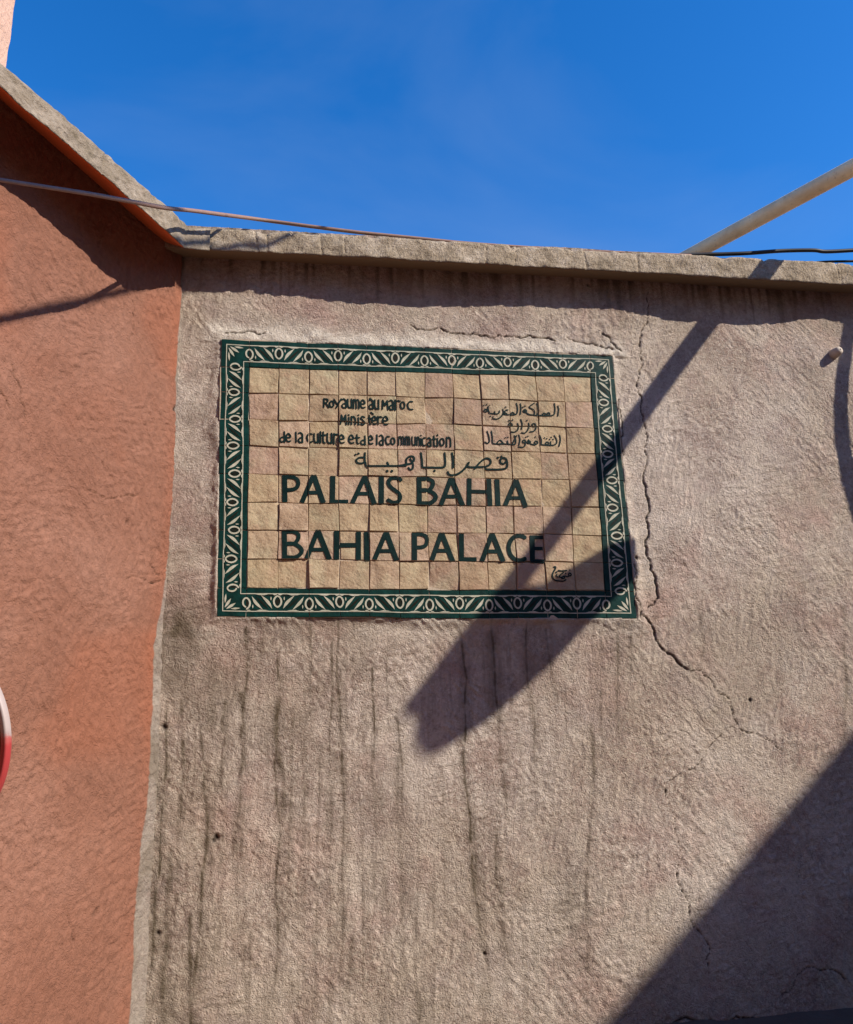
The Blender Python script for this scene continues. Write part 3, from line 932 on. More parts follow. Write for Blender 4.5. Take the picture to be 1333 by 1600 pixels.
glyph(T3, A_(435, 568, 328, 840, 545, 844, 750))
glyph(T3, [([(612, 573), (612, 844)], 50), ([(820, 578), (818, 852)], 48), ([(612, 708), (820, 708)], 44)])
glyph(T3, [([(897, 583), (900, 862)], 50)])
glyph(T3, A_(1080, 588, 970, 848, 1180, 858, 765))
glyph(T4, B_(115, 63, 312, 182, 122, 145, 44))
glyph(T4, A_(405, 72, 312, 319, 510, 321, 238, 40, 46, 34))
glyph(T4, [([(568, 76), (568, 320)], 42), ([(745, 78), (757, 323)], 44), ([(568, 193), (748, 197)], 34)])
glyph(T4, [([(819, 83), (830, 323)], 46)])
glyph(T4, A_(993, 88, 893, 322, 1082, 336, 250, 40, 46, 32))
glyph(T4, [([(72, 562), (72, 817)], 46), ('~', [(72, 580), (130, 580), (178, 600), (188, 640), (172, 682), (130, 698), (75, 700)], 34)])
glyph(T4, A_(320, 566, 230, 816, 420, 826, 728, 40, 46, 34))
glyph(T4, [([(498, 568), (500, 824)], 44), ([(490, 804), (636, 806)], 36)])
glyph(T4, A_(775, 573, 683, 827, 877, 827, 735, 40, 46, 34))
glyph(T4, [('~', [(1080, 612), (1035, 592), (985, 598), (943, 640), (926, 700), (943, 765), (985, 806), (1032, 817), (1080, 798)], 38)])
glyph(T4, [([(1140, 588), (1140, 838)], 46), ([(1120, 604), (1245, 606)], 34), ([(1140, 708), (1235, 708)], 32), ([(1120, 822), (1252, 826)], 36)])

TA = (425, 615, 8.33); TB = (560, 610, 8.33)
WS = 21
def small(tr, *glyphs):
    for g in glyphs:
        items = []
        for s in g:
            if s[0] in ('o', '.'): items.append(s)
            elif len(s) > 2: items.append(('~', s, WS))
            else: items.append((s, WS))
        glyph(tr, items, cap=True)
def e_(x, y, w_=28, h_=56):   # x,y left middle of the bowl
    return [[(x, y), (x+w_*1.9, y-8), (x+w_*1.6, y-h_*.7), (x+w_*.8, y-h_), (x, y-h_*.45), (x-3, y+h_*.4), (x+w_*.8, y+h_*.88), (x+w_*2, y+h_*.75)]]
def a_(x, y0, y1, w_=50):     # right stem at x
    ym = (y0+y1)/2
    return [[(x-w_, y0+12), (x-w_*.55, y0), (x-3, y0+25), (x, ym)], [(x, ym-5), (x, y1)], [(x, ym+3), (x-w_*.6, ym+5), (x-w_*1.05, y1-28), (x-w_*.6, y1), (x, y1-12)]]
def u_(x0, x1, y0, y1): return [[(x0, y0), (x0, y1-35), ((x0+x1)/2, y1-2), (x1-6, y1-20)], [(x1, y0), (x1+2, y1)]]
def n_(x0, x1, y0, y1): return [[(x0, y0), (x0, y1)], [(x0, y0+30), ((x0+x1)/2, y0), (x1, y0+30), (x1+2, y1-20), (x1+2, y1)]]
def m_(x0, x1, x2, y0, y1): return n_(x0, x1, y0, y1)+[[(x1, y0+25), ((x1+x2)/2, y0), (x2, y0+25), (x2+1, y1-20), (x2+1, y1)]]
small(TA,
      [[(678, 65), (675, 178)], [(678, 70), (715, 72), (728, 95), (712, 118), (682, 122)], [(700, 120), (740, 182)]],
      [('o', 778, 138, 27, 38, WS)],
      [[(808, 76), (846, 135)], [(902, 74), (838, 186)]],
      a_(965, 72, 190), u_(988, 1035, 75, 192), m_(1062, 1095, 1132, 80, 197), e_(1160, 138, 26, 56))
small(TB,
      a_(192, 120, 242)+[[(150, 106), (172, 124)]], u_(215, 263, 125, 245),
      [[(312, 245), (318, 130)], [(318, 130), (347, 200)], [(347, 200), (376, 135)], [(376, 135), (388, 250)]],
      a_(452, 127, 252, 45), [[(480, 125), (482, 256)], [(482, 165), (508, 136), (545, 142)]],
      [('o', 577, 195, 27, 44, WS)], [[(705, 148), (670, 148), (645, 180), (648, 222), (672, 248), (708, 248)]])
small(TA,
      [[(892, 402), (905, 285)], [(905, 285), (930, 362)], [(930, 362), (958, 285)], [(958, 285), (968, 407)]],
      [[(1000, 315), (1000, 405)], ('.', 1000, 283, 13)], n_(1035, 1083, 302, 405), [[(1125, 318), (1128, 410)], ('.', 1125, 284, 13)],
      [[(1205, 312), (1178, 300), (1160, 322), (1183, 350), (1206, 380), (1190, 408), (1156, 400)]])
small(TB,
      [[(143, 325), (144, 425), (162, 444)], [(122, 366), (172, 364)]],
      e_(183, 392, 26, 56)+[[(165, 286), (194, 310)]],
      [[(255, 338), (258, 442)], [(258, 375), (280, 342), (308, 348)]], e_(325, 395, 30, 58))
small(TA,
      [[(162, 500), (165, 636)], [(165, 570), (125, 575), (104, 605), (120, 634), (162, 624)]],
      e_(190, 578, 27, 56), [[(312, 505), (315, 637)]], a_(399, 510, 640, 50),
      [[(522, 528), (485, 524), (460, 560), (462, 602), (485, 632), (525, 624)]],
      u_(550, 600, 520, 640), [[(632, 497), (632, 642)]], [[(668, 500), (668, 620), (692, 644)], [(650, 542), (700, 540)]],
      u_(722, 776, 518, 648), [[(808, 520), (808, 655)], [(808, 565), (828, 530), (856, 537)]],
      e_(880, 600, 29, 58), e_(1005, 602, 29, 58), [[(1105, 540), (1107, 640), (1126, 658)], [(1085, 580), (1140, 578)]],
      [[(1210, 555), (1212, 672)], [(1210, 612), (1175, 614), (1156, 640), (1175, 668), (1210, 658)]])
small(TB,
      e_(135, 648, 26, 58), [[(242, 580), (242, 706)]], a_(323, 583, 712, 45),
      [[(402, 604), (376, 600), (358, 630), (360, 672), (378, 702), (406, 698)]], [('o', 450, 660, 26, 41, WS)])
WS = 16
small(TB, m_(527, 560, 590, 600, 712), m_(616, 642, 668, 602, 715), u_(700, 740, 605, 718), n_(766, 794, 606, 718),
      [[(815, 622), (818, 722)], ('.', 815, 588, 11)])
WS = 20
small(TB,
      [[(880, 624), (852, 620), (833, 650), (836, 696), (852, 720), (880, 714)]], a_(946, 616, 726, 42),
      [[(985, 592), (987, 706), (1006, 726)], [(968, 632), (1010, 632)]], [[(1030, 625), (1032, 727)], ('.', 1030, 584, 13)],
      [('o', 1090, 672, 27, 46, WS)], n_(1150, 1200, 612, 734))

TC = (545, 700, 5.127)
glyph(TC, [('~', [(1262, 108), (1240, 128), (1216, 118), (1216, 92), (1240, 80), (1262, 92), (1270, 125), (1264, 158), (1230, 170), (1150, 172), (1100, 168), (1082, 152)], 16), ('.', 1195, 78, 10), ('.', 1222, 70, 10)], True)
glyph(TC, [('~', [(1008, 168), (1050, 118), (1100, 82), (1134, 95), (1134, 128), (1090, 150), (1020, 154), (958, 152), (952, 130), (960, 118)], 15),
           ('~', [(962, 118), (930, 165), (880, 205), (830, 219), (800, 210), (794, 194)], 17)], True)
glyph(TC, [('~', [(828, 42), (836, 100), (836, 158)], 17)], True)
glyph(TC, [('~', [(768, 42), (773, 110), (768, 148), (740, 158), (670, 158), (600, 157)], 17), ('.', 687, 184, 10)], True)
glyph(TC, [('~', [(578, 42), (586, 100), (590, 155)], 17)], True)
glyph(TC, [('~', [(460, 128), (462, 92), (490, 70), (518, 74), (522, 100), (500, 125), (470, 132), (400, 146)], 16), ('~', [(492, 90), (514, 130), (512, 165), (492, 176), (478, 160)], 15),
           ([(460, 144), (150, 148)], 15), ([(308, 118), (322, 146)], 14), ('.', 308, 188, 11), ('.', 345, 188, 11)], True)
glyph(TC, [('~', [(130, 42), (128, 95), (140, 148)], 15), ('~', [(126, 78), (85, 80), (60, 100), (72, 122), (110, 124), (130, 108)], 15), ('.', 54, 56, 9), ('.', 78, 47, 9)], True)

TD = (745, 620, 9.52); WA = 18
def ar(*items):
    out = []
    for it in items:
        if it[0] in ('o', '.'): out.append(it)
        elif len(it) == 2: out.append((it, WA))
        else: out.append(('~', list(it), WA))
    glyph(TD, out, True)
ar([(1205, 140), (1216, 200), (1203, 292)])
ar([(1150, 105), (1162, 180), (1150, 262), (1118, 282)])
ar(('o', 1065, 258, 20, 18, WA), ('o', 1000, 268, 22, 20, WA), [(1120, 284), (1050, 286), (905, 280)])
ar([(893, 100), (911, 180), (900, 278)])
ar([(855, 95), (782, 155), (845, 196), (862, 245), (832, 272), (762, 262)], [(900, 279), (838, 272)])
ar(('o', 715, 215, 24, 20, WA), [(715, 185), (738, 240), (772, 262)], ('.', 688, 156, 12), ('.', 716, 142, 12))
ar([(650, 105), (656, 180), (645, 266)])
ar([(590, 98), (606, 180), (596, 252), (560, 268)])
ar(('o', 532, 254, 22, 18, WA), [(462, 200), (430, 206), (414, 235), (445, 256)], [(562, 270), (480, 272), (398, 264)], ('.', 428, 158, 12))
ar([(385, 190), (394, 240), (360, 300), (300, 334), (235, 326)])
ar([(336, 212), (326, 248), (275, 258), (264, 225)], [(264, 256), (200, 250)], ('.', 204, 292, 11), ('.', 240, 302, 11))
ar([(165, 150), (170, 190), (187, 242)], ('o', 135, 207, 24, 20, WA), ('.', 104, 130, 11), ('.', 145, 120, 11), ('.', 192, 130, 9))
ar(('o', 848, 422, 26, 22, WA), [(874, 420), (880, 470), (850, 512), (790, 524)])
ar([(770, 395), (776, 450), (742, 520), (702, 545), (664, 536)], ('.', 745, 355, 12))
ar([(654, 340), (674, 410), (664, 487)])
ar([(605, 400), (620, 450), (600, 505), (552, 530), (508, 526)])
ar(('o', 500, 420, 26, 24, WA), [(488, 378), (510, 402)], ('.', 478, 358, 12), ('.', 530, 350, 12))
ar([(1235, 570), (1247, 640), (1225, 737)])
ar([(1155, 575), (1190, 640), (1186, 695), (1150, 717)])
ar([(1102, 668), (1096, 716)], ('.', 1085, 634, 11), ('.', 1110, 602, 11), ('.', 1138, 632, 11), ('o', 1048, 692, 22, 20, WA), [(1150, 720), (1060, 722), (958, 712)], ('.', 1008, 612, 11), ('.', 1042, 622, 11))
ar([(938, 578), (960, 640), (958, 712)])
ar(('o', 884, 682, 24, 22, WA), [(884, 706), (856, 716), (800, 702)], ('.', 872, 600, 12))
ar(('o', 775, 676, 24, 20, WA), [(768, 640), (782, 690)], ('.', 730, 602, 11), ('.', 760, 592, 11))
ar(('o', 704, 666, 22, 20, WA), [(726, 668), (716, 728), (680, 754), (620, 748)])
ar([(624, 570), (641, 640), (626, 722)])
ar([(592, 580), (560, 640), (530, 702)], [(560, 582), (578, 650), (572, 705), (535, 716)])
ar([(520, 712), (420, 704), (330, 702)], [(455, 660), (461, 704)], [(400, 702), (352, 650), (322, 664), (302, 700), (352, 712)], ('.', 424, 612, 11), ('.', 462, 605, 11))
ar([(215, 515), (231, 600), (236, 690), (302, 706)])
ar([(154, 515), (181, 600), (186, 668), (160, 696), (118, 676)])
TS = (850, 875, 22.2)
glyph(TS, [('~', [(335, 250), (385, 238), (392, 300), (322, 420), (284, 520), (292, 620), (362, 702), (480, 732), (650, 740), (750, 690)], 46),
           ('~', [(490, 368), (620, 384), (780, 366)], 46), ('~', [(660, 440), (560, 520), (520, 585), (600, 606), (690, 566), (690, 640), (600, 650)], 42),
           ('o', 890, 510, 48, 50, 42), ('~', [(846, 570), (790, 590), (730, 560)], 40), ('.', 420, 432, 32), ('.', 740, 470, 26), ('.', 890, 350, 26), ('~', [(430, 510), (420, 560), (470, 600)], 42)], True, 'signature')

# --- border motif
def tile_map(Q, rot):
    """local (s,t): s along the border, t=0 outer edge .. 1 inner edge"""
    TL, TR, BR, BL = [np.array(p) for p in Q]
    corners = {'top': (TL, TR, BR, BL), 'bottom': (BL, BR, TR, TL), 'left': (TL, BL, BR, TR), 'right': (TR, BR, BL, TL)}[rot]
    a, b, c_, d_ = corners   # a=(0,0) b=(1,0) c=(1,1) d=(0,1)
    def f(s, t): 
        p = a*(1-s)*(1-t)+b*s*(1-t)+c_*s*t+d_*(1-s)*t
        return (float(p[0]), float(p[1]))
    return f
T0, T1, TL_ = 0.185, 0.815, 0.026    # ornament zone between the two green bands
def lens(a, b, bulge, n=6, other=None):
    ob = bulge if other is None else other
    a = np.array(a); b = np.array(b); d = b-a
    nr = np.array([-d[1], d[0]])
    pu = [a+d*k/n+nr*bulge*math.sin(math.pi*k/n)**1.25 for k in range(n+1)]
    pd = [a+d*k/n-nr*ob*math.sin(math.pi*k/n)**1.25 for k in range(n+1)]
    return [[tuple(pu[k]), tuple(pu[k+1]), tuple(pd[k+1]), tuple(pd[k])] if k not in (0, n-1) else
            ([tuple(pu[0]), tuple(pu[1]), tuple(pd[1])] if k == 0 else [tuple(pu[n-1]), tuple(pu[n]), tuple(pd[n-1])]) for k in range(n)]
def motif(flip):
    """cream shapes for one tile; ring of the crest at s=0 and of the trough at s=1 (flip swaps them)"""
    P_ = []
    zone = lambda v_: T0+TL_+(T1-T0-2*TL_)*v_
    P_.append([(0, T0-.005), (1, T0-.005), (1, T0+TL_), (0, T0+TL_)])
    P_.append([(0, T1-TL_), (1, T1-TL_), (1, T1+.005), (0, T1+.005)])
    def add(poly):
        q = []
        for s, v_ in poly:
            if flip: v_ = 1-v_
            q.append((s, zone(v_)))
        P_.append(q)
    # half rings at the joints
    for s0, cy in ((0, 0.56), (1, 0.44)):
        N = 8
        for k in range(N):
            t0 = -math.pi/2+math.pi*k/N; t1 = -math.pi/2+math.pi*(k+1)/N
            sg = 1 if s0 == 0 else -1
            w0_, w1_ = math.cos(t0)**1.25 if math.cos(t0) > 0 else 0, math.cos(t1)**1.25 if math.cos(t1) > 0 else 0
            add([(s0+sg*0.150*w0_, cy+0.38*math.sin(t0)), (s0+sg*0.150*w1_, cy+0.38*math.sin(t1)),
                 (s0+sg*0.092*w1_, cy+0.28*math.sin(t1)), (s0+sg*0.092*w0_, cy+0.28*math.sin(t0))])
    for poly in lens((0.17, 0.12), (0.54, 0.95), 0.105, 8, 0.02): add(poly)
    for poly in lens((0.83, 0.88), (0.46, 0.05), 0.105, 8, 0.02): add(poly)
    for poly in lens((0.21, 0.62), (0.21, 0.86), 0.09, 4): add(poly)
    for poly in lens((0.79, 0.38), (0.79, 0.14), 0.09, 4): add(poly)
    # ground between leaf tips and the line
    add([(0.02, 1.0), (0.16, 1.0), (0.10, 0.93), (0.04, 0.95)])
    add([(0.30, 1.0), (0.72, 1.0), (0.62, 0.95), (0.44, 0.93)])
    add([(0.28, 0.0), (0.70, 0.0), (0.56, 0.07), (0.38, 0.05)])
    add([(0.84, 0.0), (0.98, 0.0), (0.96, 0.05), (0.90, 0.07)])
    return P_
def motif_dark(flip):
    """brown-black brush of the stem and buds"""
    zone = lambda v_: T0+TL_+(T1-T0-2*TL_)*v_
    out = []
    def add(poly):
        out.append([(s, zone(1-v_ if flip else v_)) for s, v_ in poly])
    for poly in lens((0.0, 0.34), (0.0, 0.78), 0.16, 6): add([(max(0, s), v_) for s, v_ in poly])
    for poly in lens((1.0, 0.22), (1.0, 0.66), 0.16, 6): add([(min(1, s), v_) for s, v_ in poly])
    for poly in lens((0.28, 0.10), (0.72, 0.90), 0.05, 6): add(poly)
    for poly in lens((0.06, 0.93), (0.42, 0.93), 0.07, 4): add(poly)
    for poly in lens((0.58, 0.07), (0.94, 0.07), 0.07, 4): add(poly)
    return out
def corner_motif():
    P_ = []
    def add(p): P_.append(p)
    add([(T0-.005, T0-.005), (1, T0-.005), (1, T0+TL_), (T0-.005, T0+TL_)])
    add([(T0-.005, T0+TL_), (T0+TL_, T0+TL_), (T0+TL_, 1), (T0-.005, 1)])
    add([(T1-TL_, T1-TL_), (1, T1-TL_), (1, T1), (T1-TL_, T1)])
    add([(T1-TL_, T1), (T1, T1), (T1, 1), (T1-TL_, 1)])
    for poly in lens((0.31, 0.26), (0.64, 0.48), 0.12): add(poly)
    for poly in lens((0.26, 0.31), (0.48, 0.64), 0.12): add(poly)
    for poly in lens((0.46, 0.27), (0.80, 0.30), 0.10, 4): add(poly)
    for poly in lens((0.27, 0.46), (0.30, 0.80), 0.10, 4): add(poly)
    N = 8
    for ax in (0, 1):
        for k in range(N):
            t0 = -math.pi/2+math.pi*k/N; t1 = t0+math.pi/N
            q = [(1-0.145*math.cos(t0), 0.5+0.18*math.sin(t0)), (1-0.145*math.cos(t1), 0.5+0.18*math.sin(t1)),
                 (1-0.085*math.cos(t1), 0.5+0.13*math.sin(t1)), (1-0.085*math.cos(t0), 0.5+0.13*math.sin(t0))]
            add([(b, a) for a, b in q] if ax else q)
    return P_
def flat_piece(name, polys, fmap, key, mat, parent, base):
    v = []; f = []
    Qs, s, *_ = PLANES[key]
    for n_, poly in enumerate(polys):
        pts = [fmap(*p) for p in poly]
        # orient clockwise in x,z as drawn from the street
        b0 = len(v)
        for p in pts: v.append((p[0], -(s[0]*p[0]+s[1]*p[1]+s[2]+base+0.00003*n_), p[1]))
        f.append(tuple(range(b0, b0+len(pts))))
    me = mesh(name, v, f)
    return tag(link(name, me, mat, parent), kind='stuff')
for (i, j), (Q, hc, border, o) in TILES.items():
    if not border: continue
    ci = i in (0, 13); cj = j in (0, 9)
    cen = np.mean(np.array(Q), axis=0)
    if ci and cj:
        TLq, TRq, BRq, BLq = [np.array(p) for p in Q]
        # local origin at the outer corner
        if (i, j) == (0, 0): a, b, c_, d_ = TLq, TRq, BRq, BLq
        elif (i, j) == (13, 0): a, b, c_, d_ = TRq, TLq, BLq, BRq
        elif (i, j) == (0, 9): a, b, c_, d_ = BLq, BRq, TRq, TLq
        else: a, b, c_, d_ = BRq, BLq, TLq, TRq
        fm = lambda s, t, a=a, b=b, c_=c_, d_=d_: tuple((a*(1-s)*(1-t)+b*s*(1-t)+c_*s*t+d_*(1-s)*t).tolist())
        flat_piece('motif', corner_motif(), fm, (i, j), M_CREAM, o, 0.0018)
        continue
    if cj: rot = 'top' if j == 0 else 'bottom'; n = i
    else: rot = 'left' if i == 0 else 'right'; n = j
    fm = tile_map(Q, rot)
    if n % 2: fm2 = fm; 
    else: fm2 = lambda s, t, fm=fm: fm(1-s, t)
    flat_piece('motif', motif(rot in ('bottom', 'right')), fm2, (i, j), M_CREAM, o, 0.0018)
    flat_piece('bud', motif_dark(rot in ('bottom', 'right')), fm2, (i, j), M_BROWN, o, 0.0011)

# ------------------------------------------------------------------ POLE AND BANNER
w0 = U(1105, 507); w1 = U(793, 921)
n1 = np.cross(w1-w0, D); n2 = np.cross(ray(1090, 393), ray(1333, 262))
vp = np.cross(n1, n2); vp /= np.linalg.norm(vp)
if vp[1] > 0: vp = -vp
P0 = np.linalg.solve(np.array([n1, n2, [0, 1, 0]]), np.array([n1@w0, n2@CAM, 0.0]))
def pole_s(Wp):
    s, t = np.linalg.lstsq(np.array([vp, D]).T, Wp-P0, rcond=None)[0]
    return s
s_end = pole_s(U(652, 1088))
print('pole', vp, P0, 'end', P0+vp*s_end)
PR = 0.053
MP = Mat('painted_steel_pole', 0.55, 0.4)
pc = MP.ramp(MP.noise(6, 4, 0.6, vec=MP.mapv((1, 1, 1))), [(0.35, c4(0.68, 0.52, 0.31)), (0.65, c4(0.85, 0.70, 0.45))])
MP.col(MP.mix(MP.ramp(MP.noise(30, 4, 0.7), [(0.6, 0), (0.75, 0.6)]), pc, (0.22, 0.13, 0.08)))
MP.bump([(MP.noise(50, 3), 0.002)])
ps0 = -3.0
npts = 24
pts = [P0+vp*(ps0+(s_end-ps0)*k/npts) for k in range(npts+1)]
pole = empty('banner_pole', tuple(pts[0]))
tag(pole, 'cream metal pole reaching over the wall from behind, above the top right of the coping', 'pole')
v, f = tube(pts, [PR*(1.0-0.0*k/npts) for k in range(npts+1)], 20)
o = link('tube', mesh('tube', v, f), MP.m, pole, smooth=True)
v, f = tube([pts[-1]-vp*0.02, pts[-1]+vp*0.03], PR*1.12, 20)
link('end_cap', mesh('end_cap', v, f), MP.m, pole)
b0 = pts[0]
v, f = tube([(b0[0], b0[1], 0), (b0[0], b0[1], b0[2]+0.15)], 0.07, 16)
link('post', mesh('post', v, f), MP.m, pole, smooth=True)
# banner hanging from the outer end of the pole: outline of its cloth
MB_ = Mat('banner_cloth', 0.9)
MB_.col((0.32, 0.05, 0.04))
poly = [(800, 925), (838, 921), (890, 890), (948, 857), (987, 848), (990, 905), (917, 976), (858, 1042), (804, 1092), (756, 1132), (718, 1156), (688, 1175), (662, 1183), (646, 1160), (650, 1125), (668, 1095), (690, 1072), (740, 1000)]
tt = [0, 0.0, -0.12, -0.25, -0.35, -0.35, -0.1, 0.05, 0.1, 0.1, 0.15, 0.15, 0.15, 0.12, 0.08, 0.03, 0, 0]
cen = np.array([760, 1040.])
def banner_pt(x, y, dt=0.0):
    Wp = U(x, y)
    # parameter of the pole point casting to the same place along the pole
    a = w0; d = (w1-w0)/np.linalg.norm(w1-w0)
    near = a+d*((Wp-a)@d)
    s = pole_s(near)
    t = -(P0+vp*s)[1]
    t = max(0.5, t*0.92+dt)
    return Wp-D*t
vf = []; ff = []
NR = 8
npoly = len(poly)
for r in range(NR+1):
    k = r/NR
    for n_, (x, y) in enumerate(poly):
        px = cen[0]+(x-cen[0])*k; py = cen[1]+(y-cen[1])*k
        wv_ = 0.03*math.sin(k*7+n_*0.9)
        vf.append(banner_pt(px, py, tt[n_]*k+wv_*k*(1-k)*4))
for r in range(NR):
    for n_ in range(npoly):
        m2 = (n_+1) % npoly
        if r == 0: ff.append((n_, (r+1)*npoly+n_, (r+1)*npoly+m2))
        else: ff.append((r*npoly+n_, (r+1)*npoly+n_, (r+1)*npoly+m2, r*npoly+m2))
bme = mesh('banner', vf, ff)
ban = link('cloth_banner', bme, MB_.m)
md = ban.modifiers.new('thick', 'SOLIDIFY'); md.thickness = 0.004
tag(ban, 'red cloth hanging from the outer end of the pole, its shadow across the sign', 'banner')

# ------------------------------------------------------------------ CABLES
M_CAB = Mat('sun_bleached_cable', 0.6); M_CAB.col(M_CAB.mix(M_CAB.noise(30, 3), (0.20, 0.115, 0.085), (0.32, 0.20, 0.15)))
M_BLK = Mat('black_cable_sheath', 0.5); M_BLK.col((0.012, 0.011, 0.012))
# its shadow crosses the left wall in a straight line
sA, sB = UL(0, 499), UL(203, 453)
nA = np.cross(sB-sA, D); nB = np.cross(ray(0, 281), ray(330, 330))
vc = np.cross(nA, nB); vc /= np.linalg.norm(vc)
if vc[0] > 0: vc = -vc
Pc = np.linalg.solve(np.array([nA, nB, [0, 1, 0]]), np.array([nA@sA, nB@CAM, -0.16]))
print('cable dir', vc, 'at y=-.16', Pc, proj(Pc))
def at_y(x, y, yy): return U(x, y, yy)
# points on the measured picture line at chosen depths
cab = []
for x, y in [(-60, 272), (0, 281), (70, 292), (140, 303), (200, 314), (260, 325), (330, 334)]:
    d = ray(x, y)
    # nearest point of the sight line to the straight run
    A_m = np.array([vc, -d]).T
    s, t = np.linalg.lstsq(A_m, CAM-Pc, rcond=None)[0]
    cab.append(CAM+d*t)
print([tuple(np.round(c_, 2)) for c_ in cab])
start = cab[0]+(cab[0]-cab[1])*6
yl = cab[-1][1]
cab = cab[:-1]
for x, y, yy in [(300, 330, -0.60), (345, 336, -0.30), (380, 340.5, -0.10), (420, 346, 0.0), (476, 353.5, 0.0), (560, 364, 0.0), (640, 372, 0), (720, 380, 0), (800, 386, 0), (880, 391, 0), (960, 395, 0), (1080, 400, 0)]:
    cab.append(U(x, y-1, yy))
cabp = spline([start]+cab, 6)
v, f = tube(cabp, [float(np.interp(proj(p)[0], [-100, 0, 350, 500, 1100], [0.006, 0.006, 0.0105, 0.0105, 0.008])) if (np.asarray(p)-CAM)@fw > 0.5 else 0.006 for p in cabp], 10)
tag(link('pale_cable', mesh('pale_cable', v, f), M_CAB.m, smooth=True), 'pale sun bleached cable sagging from upper left across the corner and along the coping', 'cable')
over = [UL(x, y)-D*1.5 for x, y in [(-400, 588), (-200, 544), (0, 499), (100, 476), (203, 452), (262, 438)]]+[U(290, 424, -0.05)-D*1.5]+[U(x, y, -0.15)-D*1.5 for x, y in [(308, 393), (345, 385), (395, 378), (440, 371)]]+[U(520, 362, 0.1)-D*1.5, U(640, 345, 0.5)-D*1.5]  # unseen cable, added to deepen the shadow line on left wall and coping
v, f = tube(spline(over, 5), 0.017, 10)
tag(link('added_overhead_cable', mesh('added_overhead_cable', v, f), M_BLK.m, smooth=True), 'thick black cable overhead, out of the picture, added to thicken the cable shadow on the salmon wall', 'cable')
# thick black cable at the right
kb_ = [U(1040, 400, 0.05), U(1085, 398, 0.04), U(1130, 397, 0.02), U(1170, 395.5, 0.0), U(1220, 392, 0.0), U(1270, 391, -0.02), U(1290, 393, -0.02), U(1333, 391, -0.03), U(1420, 385, -0.05), U(1600, 372, -0.1)]
v, f = tube(spline(kb_, 6), 0.0125, 10)
tag(link('black_cable', mesh('black_cable', v, f), M_BLK.m, smooth=True), 'thick black cable running just above the coping at the right edge', 'cable')
kb2 = [U(1255, 412, 0.1), U(1290, 409, 0.05), U(1333, 408, 0.0), U(1420, 405, -0.03)]
v, f = tube(spline(kb2, 5), 0.008, 8)
tag(link('thin_cable', mesh('thin_cable', v, f), M_BLK.m, smooth=True), 'thin dark cable lying on the coping, below the thick black one', 'cable')
# bundle of cable that hangs beside the picture edge
hb = [(1326, 470), (1322, 510), (1314, 560), (1306, 610), (1304, 650), (1308, 700), (1318, 750), (1334, 800), (1360, 860), (1400, 930)]
hp = [U(x+7, y)-D*t for (x, y), t in zip(hb, [.62, .6, .55, .5, .48, .5, .55, .6, .7, .8])]
top = hp[0]+np.array([0.1, 0.1, 0.25])
v, f = tube(spline([top]+hp, 5), 0.030, 12)
tag(link('cable_bundle', mesh('cable_bundle', v, f), M_BLK.m, smooth=True), 'black bundle of cable hanging just past the right edge, its bent shadow on the wall', 'cable')

# ------------------------------------------------------------------ DRAIN SPOUT
q = U(1303, 553)
sp = empty('drain_spout', (q[0], 0, q[2]))
tag(sp, 'short plaster stub pipe sticking out of the wall near the right edge', 'pipe')
v, f = tube([(q[0], 0.03, q[2]), (q[0]+0.002, -0.02, q[2]), (q[0]+0.004, -0.05, q[2]+0.003), (q[0]+0.005, -0.058, q[2]+0.004)], [0.034, 0.030, 0.024, 0.015], 16)
MSp = Mat('pale_spout_plaster', 0.85, 0.2); MSp.col(MSp.mix(MSp.noise(40, 4), (0.42, 0.34, 0.27), (0.60, 0.52, 0.43)))
link('pipe', mesh('pipe', v, f), MSp.m, sp, smooth=True)
v, f = tube([(q[0]+0.005, -0.0585, q[2]+0.004), (q[0]+0.005, -0.0592, q[2]+0.004)], 0.005, 10)
link('mouth', mesh('mouth', v, f), M_BLK.m, sp)

# ------------------------------------------------------------------ ROAD SIGN AT THE LEFT EDGE
RS = 0.27
nvec = Vector((-0.46, -0.87, -0.17)).normalized()
dist = 2.75
cpx = ray(-62-46, 1153); cpx = cpx/np.linalg.norm(cpx)
RC = CAM+cpx*dist
rsg = empty('road_sign', (float(RC[0]), float(RC[1]), 0))
tag(rsg, 'round red road sign with worn pale rim, cut off by the left edge', 'road sign')
ez = Vector((0, 0, 1)); ex = ez.cross(nvec).normalized(); ey = nvec.cross(ex).normalized()
def rpt(a, b, c_): 
    p = Vector(RC.tolist())+ex*a+ey*b+nvec*c_
    return tuple(p)
def lathe(prof, seg=64):
    v = []; f = []
    for k in range(seg):
        t = 2*math.pi*k/seg
        for r, h_ in prof: v.append(rpt(r*math.cos(t), r*math.sin(t), h_))
    n = len(prof)
    for k in range(seg):
        k2 = (k+1) % seg
        for i in range(n-1): f.append((k*n+i, k*n+i+1, k2*n+i+1, k2*n+i))
    return v, f
MR = Mat('worn_rim_paint', 0.5, 0.4)
geo = MR.n('ShaderNodeNewGeometry')
sx = MR.n('ShaderNodeSeparateXYZ'); MR.l(geo.outputs['Position'], sx.inputs[0])
zfac = MR.math('ADD', MR.math('MULTIPLY', MR.math('SUBTRACT', sx.outputs[2], float(RC[2])), 22.0), MR.math('MULTIPLY', MR.noise(30, 4, 0.7), 1.2))
MR.col(MR.ramp(zfac, [(0.10, c4(0.36, 0.04, 0.04)), (0.45, c4(0.38, 0.085, 0.075)), (0.62, c4(0.34, 0.25, 0.235)), (1.0, c4(0.38, 0.31, 0.29))]))
MRF = Mat('red_sign_face', 0.5, 0.3); MRF.col((0.13, 0.006, 0.008))
MWF = Mat('white_sign_bar', 0.5, 0.3); MWF.col((0.30, 0.30, 0.30))
